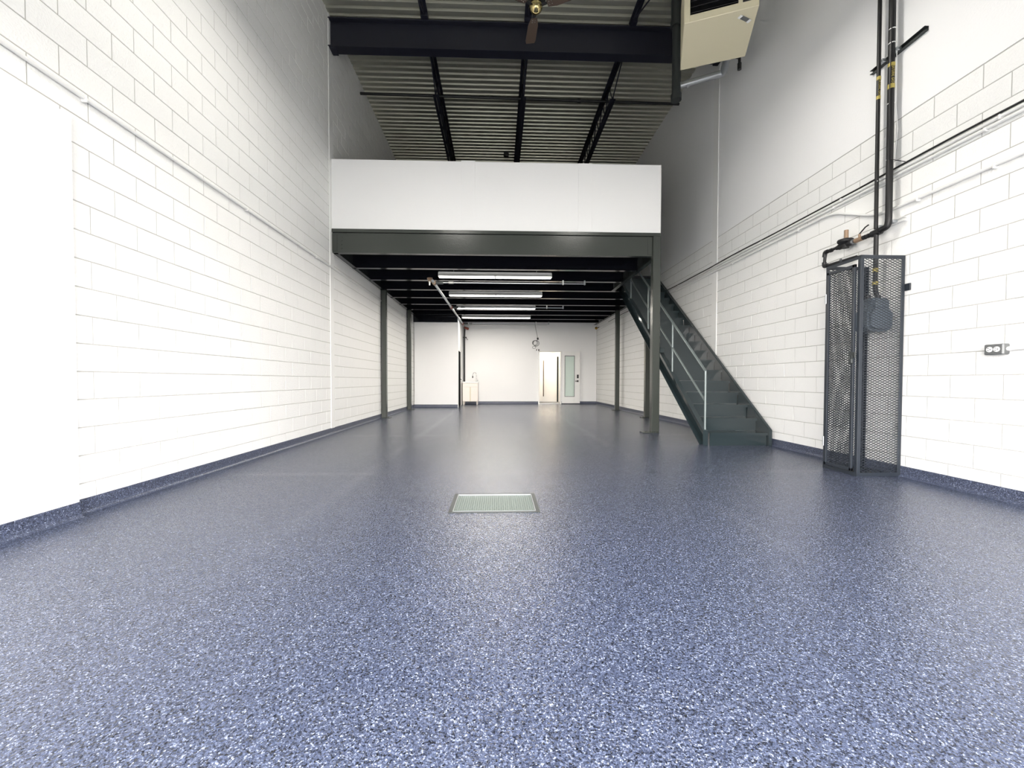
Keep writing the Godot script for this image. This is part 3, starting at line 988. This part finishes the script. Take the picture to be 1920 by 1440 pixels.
# ------------------------------------------------------------------ stairs
func stairs() -> void:
	var t := thing("staircase", "dark grey green steel staircase climbing along the right wall to the mezzanine", "staircase", P(3.55, 0, 6.1))
	var rise := 0.192
	var run := 0.26
	var d0 := 6.08
	var sl := rise / run
	# stringers: channels with a plumb cut foot
	for s in 2:
		var xw := 3.115 if s == 0 else 3.985          # web
		var xf := 3.045 if s == 0 else 4.025          # flange edge
		var df := 6.15 if s == 0 else 6.06
		var yt := 0.215 if s == 0 else 0.239
		var b := MB.new()
		var d1 := 10.62
		var top := func(d: float) -> float: return yt + sl * (d - df)
		var vert := 0.30
		# web outline in (d, y): foot, up along the top edge, down, back along the bottom edge
		var web := PackedVector2Array([Vector2(df, 0.0), Vector2(df, yt), Vector2(d1, minf(3.58, top.call(d1))), Vector2(d1, top.call(d1) - vert), Vector2(df + (vert - yt) / sl, 0.0)])
		var th := 0.008
		var w2 := PackedVector2Array()
		for p in web:
			w2.append(p)
		plate(b, w2, xw - th * 0.5, xw + th * 0.5)
		# top flange, foot flange and bottom flange
		var xm := (xw + xf) * 0.5
		var wd := absf(xw - xf)
		var ang := atan(sl)
		var ln := (d1 - df) / cos(ang)
		var e := Basis(Vector3.RIGHT, ang)
		var ctop := P(xm, (top.call(df) + top.call(d1)) * 0.5, (df + d1) * 0.5)
		b.box(ctop, Vector3(wd, 0.010, ln), 0.002, e)
		var bs := df + (vert - yt) / sl
		var lb := (d1 - bs) / cos(ang)
		b.box(P(xm, (top.call(bs) + top.call(d1)) * 0.5 - vert, (bs + d1) * 0.5), Vector3(wd, 0.010, lb), 0.002, e)
		b.box(P(xm, yt * 0.5, df), Vector3(wd + 0.006, yt, 0.010), 0.002)
		part("stringer", b, M.stair, t)
	for i in range(1, 19):
		var y := rise * i
		var d := d0 + run * (i - 1)
		var tr := MB.new()
		var pr := PackedVector2Array([Vector2(0, 0), Vector2(run + 0.02, 0), Vector2(run + 0.02, -0.005), Vector2(0.005, -0.005), Vector2(0.005, -0.042), Vector2(0, -0.042)])
		plate(tr, offset(pr, Vector2(d, y)), 3.12, 3.981)
		part("tread", tr, M.stair, t)
		part("riser", span(3.12, 3.972, y - rise + 0.001, y - 0.006, d + 0.022, d + 0.028), M.stair, t)
	part("riser", span(3.12, 3.99, rise * 18, 3.585, d0 + run * 18 - 0.02, d0 + run * 18 - 0.012), M.stair, t)
	# handrail on the open side
	var hy := func(d: float) -> float: return 1.10 + sl * (d - 6.18)
	var x := 3.085
	var hr := part("handrail", T([P(x, hy.call(6.18), 6.18), P(x, hy.call(9.9), 9.9)], 0.019, 12), M.tube, t)
	part("mid_rail", T([P(x, hy.call(6.18) - 0.445, 6.18), P(x, hy.call(9.9) - 0.445, 9.9)], 0.016, 12), M.tube, t)
	for d in [6.18, 7.38, 8.6, 9.75]:
		var y1: float = hy.call(d)
		part("rail_post", T([P(x, y1 - 0.87, d), P(x, y1 + 0.005, d)], 0.017, 12), M.tube, t)
	part("column_bracket", B(P(3.0, 1.52, 7.72), Vector3(0.14, 0.09, 0.07), 0.004), M.stair, t)
	hr.name = "handrail"


func offset(pl: PackedVector2Array, by: Vector2) -> PackedVector2Array:
	var o := PackedVector2Array()
	for p in pl:
		o.append(p + by)
	return o


# an outline in (d, y) given thickness between two x
func plate(b: MB, pl: PackedVector2Array, x0: float, x1: float) -> void:
	var area := 0.0
	for i in pl.size():
		area += pl[i].cross(pl[(i + 1) % pl.size()])
	for i in pl.size():
		var p := pl[i]
		var q := pl[(i + 1) % pl.size()]
		var o := Vector2(q.y - p.y, p.x - q.x) * signf(area)
		b.quad(P(x0, p.y, p.x), P(x0, q.y, q.x), P(x1, q.y, q.x), P(x1, p.y, p.x), Vector3(0, o.y, -o.x))
	var ix := Geometry2D.triangulate_polygon(pl)
	for i in range(0, ix.size(), 3):
		var w := [pl[ix[i]], pl[ix[i + 1]], pl[ix[i + 2]]]
		b.flat(P(x0, w[0].y, w[0].x), P(x0, w[1].y, w[1].x), P(x0, w[2].y, w[2].x), Vector3.LEFT)
		b.flat(P(x1, w[0].y, w[0].x), P(x1, w[1].y, w[1].x), P(x1, w[2].y, w[2].x), Vector3.RIGHT)


# ------------------------------------------------------------------ gas
# expanded metal: diamonds cw by ch over a rectangle from o along u (w long) and v (h long)
func expanded(o: Vector3, u: Vector3, v: Vector3, w: float, h: float, cw: float, ch: float, th: float) -> MB:
	var b := MB.new()
	var nx := int(round(w / cw))
	var ny := int(round(h / ch))
	cw = w / nx
	ch = h / ny
	var nn := u.cross(v).normalized()
	for j in ny:
		for i in nx:
			var c := o + u * (cw * (i + 0.5)) + v * (ch * (j + 0.5))
			for k in 4:
				var a: Vector3 = c + u * (cw * 0.5 * [1, 0, -1, 0][k]) + v * (ch * 0.5 * [0, 1, 0, -1][k])
				var e: Vector3 = c + u * (cw * 0.5 * [0, -1, 0, 1][k]) + v * (ch * 0.5 * [1, 0, -1, 0][k])
				var dir := (e - a).normalized()
				var s := dir.cross(nn).normalized() * th * 0.5
				var f := nn * th * 0.6
				b.quad(a + s + f, e + s + f, e - s + f, a - s + f, nn)
				b.quad(a + s - f, e + s - f, e - s - f, a - s - f, -nn)
				b.quad(a + s - f, e + s - f, e + s + f, a + s + f, s)
				b.quad(a - s - f, e - s - f, e - s + f, a - s + f, -s)
	return b


func gas() -> void:
	var x0 := 3.60
	var x1 := 4.055
	var d0 := 4.10
	var d1 := 4.545
	var top := 2.21
	var t := thing("meter_cage", "tall dark mesh cage around the gas meter against the right wall", "cage", P(3.83, 0, 4.32))
	var an := func(sx: float, sz: float) -> PackedVector2Array: return PackedVector2Array([Vector2(0, 0), Vector2(0.035 * sx, 0), Vector2(0.035 * sx, 0.004 * sz), Vector2(0.004 * sx, 0.004 * sz), Vector2(0.004 * sx, 0.035 * sz), Vector2(0, 0.035 * sz)])
	for p in [[x0, d0, 1.0, 1.0], [x1, d0, -1.0, 1.0], [x0, d1, 1.0, -1.0], [x1, d1, -1.0, -1.0]]:
		var b := MB.new()
		b.box(P(p[0] + 0.0175 * p[2], top * 0.5, p[1] + 0.003 * p[3]), Vector3(0.035, top, 0.005), 0.001)
		b.box(P(p[0] + 0.003 * p[2], top * 0.5, p[1] + 0.0175 * p[3]), Vector3(0.005, top, 0.035), 0.001)
		part("corner_post", b, M.cage, t)
	for y in [0.018, top - 0.018]:
		part("cross_rail", span(x0, x1, y - 0.018, y + 0.018, d0, d0 + 0.006, 0.001), M.cage, t)
		part("cross_rail", span(x0, x1, y - 0.018, y + 0.018, d1 - 0.006, d1, 0.001), M.cage, t)
		part("cross_rail", span(x0, x0 + 0.006, y - 0.018, y + 0.018, d0, d1, 0.001), M.cage, t)
	part("cross_rail", span(x0, x0 + 0.03, top - 0.006, top, d0, d1, 0.001), M.cage, t)
	var fm := part("mesh_panel", expanded(P(x0 + 0.02, 0.03, d0 + 0.009), Vector3.RIGHT, Vector3.UP, x1 - x0 - 0.04, top - 0.06, 0.049, 0.0262, 0.0042), M.cage, t)
	tag(fm, "", "", "", "stuff")
	var bm := part("mesh_panel", expanded(P(x0 + 0.02, 0.03, d1 - 0.009), Vector3.RIGHT, Vector3.UP, x1 - x0 - 0.04, top - 0.06, 0.049, 0.0262, 0.0042), M.cage, t)
	tag(bm, "", "", "", "stuff")
	# hinged door on the left side
	var dr := MB.new()
	for r in [[0.045, 2.13, d0 + 0.045, d0 + 0.075], [0.045, 2.13, d1 - 0.07, d1 - 0.04], [0.045, 0.075, d0 + 0.045, d1 - 0.04], [2.10, 2.13, d0 + 0.045, d1 - 0.04]]:
		dr.box(P(x0 - 0.012, (r[0] + r[1]) * 0.5, (r[2] + r[3]) * 0.5), Vector3(0.022, r[1] - r[0], r[3] - r[2]), 0.002)
	var door := part("cage_door", dr, M.cage, t)
	var dm := part("door_mesh", expanded(P(x0 - 0.006, 0.07, d0 + 0.06), Vector3.FORWARD, Vector3.UP, d1 - d0 - 0.115, 2.04, 0.049, 0.0262, 0.0042), M.cage, door)
	tag(dm, "", "", "", "stuff")
	part("hasp", B(P(x0 - 0.028, 1.22, d0 + 0.05), Vector3(0.012, 0.06, 0.08), 0.003), M.vent, door)
	var lk := MB.new()
	lk.box(P(x0 - 0.045, 1.16, d0 + 0.045), Vector3(0.022, 0.05, 0.042), 0.005)
	lk.tube(rounded([P(x0 - 0.045, 1.18, d0 + 0.032), P(x0 - 0.045, 1.215, d0 + 0.032), P(x0 - 0.045, 1.215, d0 + 0.058), P(x0 - 0.045, 1.18, d0 + 0.058)], 0.012), 0.004, 8)
	part("padlock", lk, M.vent, door)
	for y in [0.3, 1.85]:
		part("hinge", T([P(x0 - 0.02, y - 0.05, d1 - 0.03), P(x0 - 0.02, y + 0.05, d1 - 0.03)], 0.009, 8), M.galv, door)
	part("wall_bracket", B(P(x1 + 0.0, 1.89, d0 - 0.03), Vector3(0.012, 0.07, 0.06), 0.003), M.cage, t)
	part("lifting_eye", T(rounded([P(x0, top, 4.34), P(x0, top + 0.03, 4.34), P(x0, top + 0.03, 4.36), P(x0, top, 4.36)], 0.01), 0.004, 6), M.cage, t)
	part("floor_plate", span(x0 + 0.006, x1 - 0.006, 0.004, 0.010, d0 + 0.006, d1 - 0.006), M.cage, t)

	# meter
	var m := thing("gas_meter", "grey gas meter hanging inside the mesh cage", "meter", P(3.90, 1.46, 4.30))
	var bd := MB.new()
	var pf := PackedVector2Array([Vector2(-0.075, 0.345), Vector2(-0.085, 0.33), Vector2(-0.085, 0.235), Vector2(-0.115, 0.21), Vector2(-0.13, 0.18), Vector2(-0.13, 0.05), Vector2(-0.10, 0.015), Vector2(0.0, 0.0), Vector2(0.10, 0.015), Vector2(0.13, 0.05), Vector2(0.13, 0.18), Vector2(0.115, 0.21), Vector2(0.085, 0.235), Vector2(0.085, 0.33), Vector2(0.075, 0.345)])
	bd.extrude(pf, P(3.91, 1.465, 4.22), P(3.91, 1.465, 4.38))
	part("meter_body", bd, M.meter, m)
	var fr := MB.new()
	var small := PackedVector2Array()
	for p in pf:
		small.append(Vector2(p.x * 0.86, 0.17 + (p.y - 0.17) * 0.86))
	fr.extrude(small, P(3.91, 1.465, 4.19), P(3.91, 1.465, 4.235))
	part("front_cover", fr, M.meter, m)
	part("index_box", B(P(3.90, 1.74, 4.185), Vector3(0.13, 0.07, 0.03), 0.008), M.meter, m)
	for s in [-1.0, 1.0]:
		part("swivel_nut", T([P(3.91 + 0.055 * s, 1.80, 4.30), P(3.91 + 0.055 * s, 1.85, 4.30)], 0.026, 10), M.black, m)
		part("drip_light", B(P(3.91 + 0.10 * s, 1.60, 4.21), Vector3(0.008, 0.16, 0.008), 0.002), M.meter, m)

	# the two risers on the wall
	var gp := thing("gas_riser", "thinner black gas pipe rising up the right wall", "pipe", P(3.975, 2.6, 4.355), "black gas pipes on the right wall")
	part("pipe", T([P(3.975, 2.56, 4.352), P(3.978, DECK - 0.01, 4.375)], 0.0185, 12), M.black, gp)
	part("pipe_band", T([P(3.976, 4.135, 4.357), P(3.976, 4.10, 4.357)], 0.0195, 12), M.yellow, gp)
	part("pipe_band", T([P(3.976, 3.935, 4.357), P(3.976, 3.90, 4.357)], 0.0195, 12), M.yellow, gp)
	lettering(gp, P(3.968, 4.018, 4.337), 0.022, 0.16)
	part("pipe_dot", B(P(3.965, 3.05, 4.336), Vector3(0.008, 0.012, 0.004), 0.001), M.white, gp)
	var gq := thing("gas_riser", "thicker black gas pipe with cable ties rising up the right wall", "pipe", P(3.965, 2.6, 4.21), "black gas pipes on the right wall")
	part("pipe", T(rounded([P(3.975, DECK - 0.01, 4.23), P(3.972, 2.60, 4.205), P(3.972, 2.535, 4.215), P(3.972, 2.52, 4.33)], 0.05, 4), 0.029, 14), M.black, gq)
	part("pipe_band", T([P(3.973, 4.165, 4.212), P(3.973, 4.13, 4.212)], 0.030, 14), M.yellow, gq)
	part("pipe_band", T([P(3.973, 3.955, 4.211), P(3.973, 3.91, 4.211)], 0.030, 14), M.yellow, gq)
	lettering(gq, P(3.962, 4.045, 4.181), 0.03, 0.17)
	for y in [4.50, 4.36, 3.76, 3.20]:
		part("cable_tie", T([P(3.974, y, 4.213), P(3.974, y + 0.008, 4.213)], 0.0305, 14), M.socket, gq)
	part("tied_wire", T([P(3.947, 5.4, 4.19), P(3.943, 4.5, 4.185), P(3.937, 3.76, 4.19), P(3.93, 3.5, 4.18), P(3.945, 3.2, 4.188), P(4.03, 3.13, 4.10)], 0.004, 6), M.black, gq)
	part("tied_wire", T([P(4.0, 4.6, 4.185), P(4.0, 3.76, 4.186), P(4.02, 3.5, 4.18), P(4.0, 3.2, 4.185)], 0.004, 6), M.conduit, gq)
	for c in [[4.29, 3.93, 4.52, "long dark strut rail holding the gas pipes high on the right wall"], [2.575, 4.10, 4.42, "short pale strut rail holding the gas pipes just above the cage"]]:
		var st := thing("strut_rail", c[3], "bracket", P(WR - 0.02, c[0], 4.3))
		part("rail", EX(channel(0.041, 0.041, 0.004), P(WR, c[0], c[2]), P(WR, c[0], c[1])), M.white if c[0] < 3 else M.vent, st)
		for d in [4.21, 4.355]:
			var k := MB.new()
			k.box(P(WR - 0.055, c[0], d), Vector3(0.05, 0.03, 0.085 if d < 4.3 else 0.06), 0.003)
			part("pipe_clamp", k, M.galv, st)

	# service regulator line along the wall
	var r := thing("regulator_line", "black pipe run with a brass regulator above the meter cage", "pipe", P(3.97, 2.5, 4.7))
	var yb := 2.515
	part("tee", T([P(3.97, yb, 4.29), P(3.97, yb, 4.39)], 0.034, 12), M.black, r)
	part("down_pipe", T([P(3.965, yb, 4.335), P(3.955, 1.99, 4.325)], 0.0215, 12), M.black, r)
	part("yellow_union", T([P(3.956, 2.10, 4.327), P(3.956, 2.14, 4.327)], 0.024, 12), M.yellow, r)
	part("yellow_union", T([P(3.955, 1.965, 4.325), P(3.955, 2.0, 4.325)], 0.026, 12), M.yellow, r)
	part("offset_pipe", T(rounded([P(3.955, 1.97, 4.325), P(3.955, 1.90, 4.32), P(3.965, 1.82, 4.30)], 0.03), 0.022, 12), M.black, r)
	part("run_pipe", T(rounded([P(3.97, yb, 4.39), P(3.97, yb + 0.005, 5.03), P(3.97, 2.35, 5.045), P(3.97, 2.335, 4.58)], 0.05, 4), 0.0165, 12), M.black, r)
	for d in [4.42, 4.47, 4.83, 4.93]:
		part("coupling", T([P(3.97, yb, d), P(3.97, yb, d + 0.028)], 0.024, 12), M.black, r)
	part("elbow", T(rounded([P(3.97, yb + 0.004, 4.99), P(3.97, yb + 0.005, 5.035), P(3.97, yb - 0.05, 5.045)], 0.035, 4), 0.024, 12), M.black, r)
	part("elbow", T(rounded([P(3.97, 2.40, 5.045), P(3.97, 2.35, 5.045), P(3.97, 2.35, 4.99)], 0.035, 4), 0.024, 12), M.black, r)
	part("union_ring", T([P(3.97, yb, 4.615), P(3.97, yb, 4.64)], 0.029, 8), M.galv, r)
	var bv := MB.new()
	bv.tube([P(3.97, yb, 4.505), P(3.97, yb, 4.60)], 0.025, 12)
	bv.tube([P(3.97, yb, 4.545), P(3.965, yb + 0.055, 4.545)], 0.012, 8)
	part("ball_valve", bv, M.bronze, r)
	part("valve_handle", T([P(3.965, yb + 0.055, 4.545), P(3.955, yb + 0.10, 4.46), P(3.955, yb + 0.11, 4.42)], 0.007, 8), M.dark, r)
	var rg := MB.new()
	rg.lathe([Vector2(0, -0.045), Vector2(0.035, -0.04), Vector2(0.04, 0.0), Vector2(0.075, 0.025), Vector2(0.08, 0.04), Vector2(0.075, 0.055), Vector2(0.04, 0.065), Vector2(0.03, 0.07), Vector2(0, 0.07)], Transform3D(Basis(), P(3.965, yb, 4.73)), 20)
	rg.tube([P(3.97, yb, 4.64), P(3.97, yb, 4.82)], 0.033, 14)
	part("regulator_body", rg, M.dark, r)
	part("regulator_cap", T([P(3.965, yb + 0.065, 4.72), P(3.965, yb + 0.16, 4.72)], 0.0215, 14), M.bronze, r)


func lettering(t: Node3D, at: Vector3, size: float, length: float) -> void:
	var tm := TextMesh.new()
	tm.text = "NATURAL GAS"
	var f := SystemFont.new()
	f.font_names = PackedStringArray(["Droid Sans"])
	tm.font = f
	tm.font_size = 32
	tm.depth = 0.04
	tm.pixel_size = 0.01
	tm.curve_step = 4.0
	var w := tm.get_aabb().size
	var o := put("lettering", tm, M.yellow, t)
	var k := length / maxf(w.x, 0.01)
	var kh := minf(size / maxf(w.y, 0.01), k * 1.5)
	var e := Basis(Vector3.BACK, -PI / 2) * Basis.from_scale(Vector3(k, kh, 0.05))
	o.transform = Transform3D(e, at - t.position)


func drain() -> void:
	var t := thing("floor_drain", "rectangular floor drain with a pale mesh grate in the flake floor", "drain", P(-0.02, 0, 3.3))
	var x0 := -0.36
	var x1 := 0.31
	var d0 := 3.035
	var d1 := 3.55
	var fr := MB.new()
	for r in [[x0, x0 + 0.03, d0, d1], [x1 - 0.03, x1, d0, d1], [x0 + 0.03, x1 - 0.03, d0, d0 + 0.03], [x0 + 0.03, x1 - 0.03, d1 - 0.03, d1]]:
		fr.box(P((r[0] + r[1]) * 0.5, -0.012, (r[2] + r[3]) * 0.5), Vector3(r[1] - r[0], 0.03, r[3] - r[2]), 0.002)
	part("frame", fr, M.vent, t)
	var lip := MB.new()
	for r in [[x0 + 0.03, x0 + 0.036, d0 + 0.03, d1 - 0.03], [x1 - 0.036, x1 - 0.03, d0 + 0.03, d1 - 0.03], [x0 + 0.03, x1 - 0.03, d1 - 0.036, d1 - 0.03], [x0 + 0.03, x1 - 0.03, d0 + 0.03, d0 + 0.036]]:
		lip.box(P((r[0] + r[1]) * 0.5, -0.008, (r[2] + r[3]) * 0.5), Vector3(r[1] - r[0], 0.026, r[3] - r[2]), 0.001)
	part("grate_rim", lip, M.galv, t)
	var g := part("grate", expanded(P(x0 + 0.036, -0.006, d0 + 0.036), Vector3.RIGHT, Vector3.FORWARD, x1 - x0 - 0.072, d1 - d0 - 0.072, 0.034, 0.016, 0.006), M.grate, t)
	tag(g, "", "", "", "stuff")
	var pit := MB.new()
	pit.box(P((x0 + x1) * 0.5, -0.12, (d0 + d1) * 0.5), Vector3(x1 - x0, 0.02, d1 - d0))
	for s in [[x0 - 0.005, d0, x0 + 0.005, d1], [x1 - 0.005, d0, x1 + 0.005, d1], [x0, d0 - 0.005, x1, d0 + 0.005], [x0, d1 - 0.005, x1, d1 + 0.005]]:
		pit.box(P((s[0] + s[2]) * 0.5, -0.075, (s[1] + s[3]) * 0.5), Vector3(s[2] - s[0], 0.09, s[3] - s[1]))
	part("sump", pit, M.pit, t)


# the open roller door behind the camera: coil and side guides; and an unseen bar added to shadow the side walls
func vehicle_door() -> void:
	var t := thing("roller_door", "white roller door coiled up over the open front entrance", "door", P(0.55, 3.6, DOOR + 0.3))
	part("coil", T([P(-2.5, 3.62, DOOR + 0.28), P(3.6, 3.62, DOOR + 0.28)], 0.24, 24), M.white, t)
	for s in [-1.0, 1.0]:
		var x := -2.5 if s < 0 else 3.6
		part("side_guide", span(x - 0.05, x + 0.05, 0.0, 3.6, DOOR + 0.0, DOOR + 0.08, 0.004), M.galv, t)
		part("end_bracket", span(x - 0.03, x + 0.03, 3.3, 3.95, DOOR, DOOR + 0.55, 0.006), M.galv, t)
	var o := thing("added_shadow_bar", "unseen bar added along the middle to cast shadow bands on the side walls", "shadow bar", P(0.98, 4.85, 2))
	part("shadow_bar", span(0.93, 1.03, 4.79, 4.92, DOOR, 3.95, 0.006), M.galv, o)  # made-up bar out of view, placed to throw bands on both walls
	for d in [0.5, 2.2, 3.9]:
		part("hanger", span(0.96, 1.0, 4.91, DECK, d - 0.015, d + 0.015), M.galv, o)


# two round high bay lamps over the front half; both hang above the picture
func high_bays() -> void:
	for i in 2:
		var x := -1.06 if i == 0 else 2.0
		var t := thing("high_bay_lamp", "left one of the two round high bay lamps over the front half" if i == 0 else "right one of the two round high bay lamps over the front half", "lamp", P(x, 5.2, 4.2), "high bay lamps")
		var h := MB.new()
		h.lathe([Vector2(0.235, -0.01), Vector2(0.24, 0.03), Vector2(0.20, 0.07), Vector2(0.11, 0.10), Vector2(0.09, 0.20), Vector2(0.0, 0.21)], Transform3D(Basis(), P(x, 5.22, 4.2)), 32)
		part("housing", h, M.black, t)
		var l := MB.new()
		l.lathe([Vector2(0.0, 0.0), Vector2(0.225, 0.0)], Transform3D(Basis(), P(x, 5.215, 4.2)), 32)
		part("lens", l, M.lamp, t)
		part("hanger", T([P(x, 5.42, 4.2), P(x, DECK + 0.02, 4.2)], 0.005, 6), M.galv, t)
		var al := AreaLight3D.new()
		al.name = "high_bay_glow" if i == 0 else "high_bay_glow_001"
		al.area_size = Vector2(0.38, 0.38)
		al.light_color = Color8(255, 251, 243)
		al.light_energy = HIGH_BAY
		al.area_range = 30.0
		al.shadow_enabled = true
		al.position = P(x, 5.20, 4.2)
		al.rotation.x = -PI / 2
		add_child(al)


const LAMP := 5.8
const HIGH_BAY := 6.0
const DAYLIGHT := 5.0
const SUN := 2.8
const EXPOSURE := 1.07


func _ready() -> void:
	rng.seed = 7
	var cam := Camera3D.new()
	cam.name = "camera"
	cam.keep_aspect = Camera3D.KEEP_HEIGHT
	var f := 791.77
	var near := 0.05
	cam.set_frustum(1440.0 / f * near, Vector2(0, 12.1 / f * near), near, 200.0)
	cam.position = Vector3(0, 0.956, 0)
	cam.rotation = Vector3(-0.0233, -0.0335, 0.0017)
	add_child(cam)
	cam.current = true

	var we := WorldEnvironment.new()
	we.name = "world"
	var e := Environment.new()
	e.background_mode = Environment.BG_SKY
	var sky := Sky.new()
	var sm := ProceduralSkyMaterial.new()
	sm.sky_top_color = Color(0.80, 0.81, 0.83)
	sm.sky_horizon_color = Color(1.0, 0.965, 0.93)
	sm.ground_bottom_color = Color(0.5, 0.5, 0.48)
	sm.ground_horizon_color = Color(0.75, 0.77, 0.78)
	sm.sky_energy_multiplier = 2.0
	sm.sun_angle_max = 10.0
	sky.sky_material = sm
	e.sky = sky
	e.background_energy_multiplier = DAYLIGHT
	e.tonemap_mode = Environment.TONE_MAPPER_LINEAR
	e.tonemap_exposure = EXPOSURE
	e.sdfgi_enabled = true
	e.ssao_enabled = true
	e.ssil_enabled = true
	we.environment = e
	add_child(we)

	var sun := DirectionalLight3D.new()
	sun.name = "sun"
	sun.light_energy = SUN
	sun.light_color = Color8(255, 246, 228)
	sun.light_angular_distance = 0.5
	sun.shadow_enabled = true
	sun.look_at_from_position(Vector3(8, 20, -14), Vector3.ZERO)
	add_child(sun)

	materials()
	room()
	back_door()
	mezzanine()
	roof_steel()
	stairs()
	gas()
	heater()
	lights_under()
	pipes_under()
	sink()
	vehicle_door()
	high_bays()
	fan()
	drain()
	small_things()
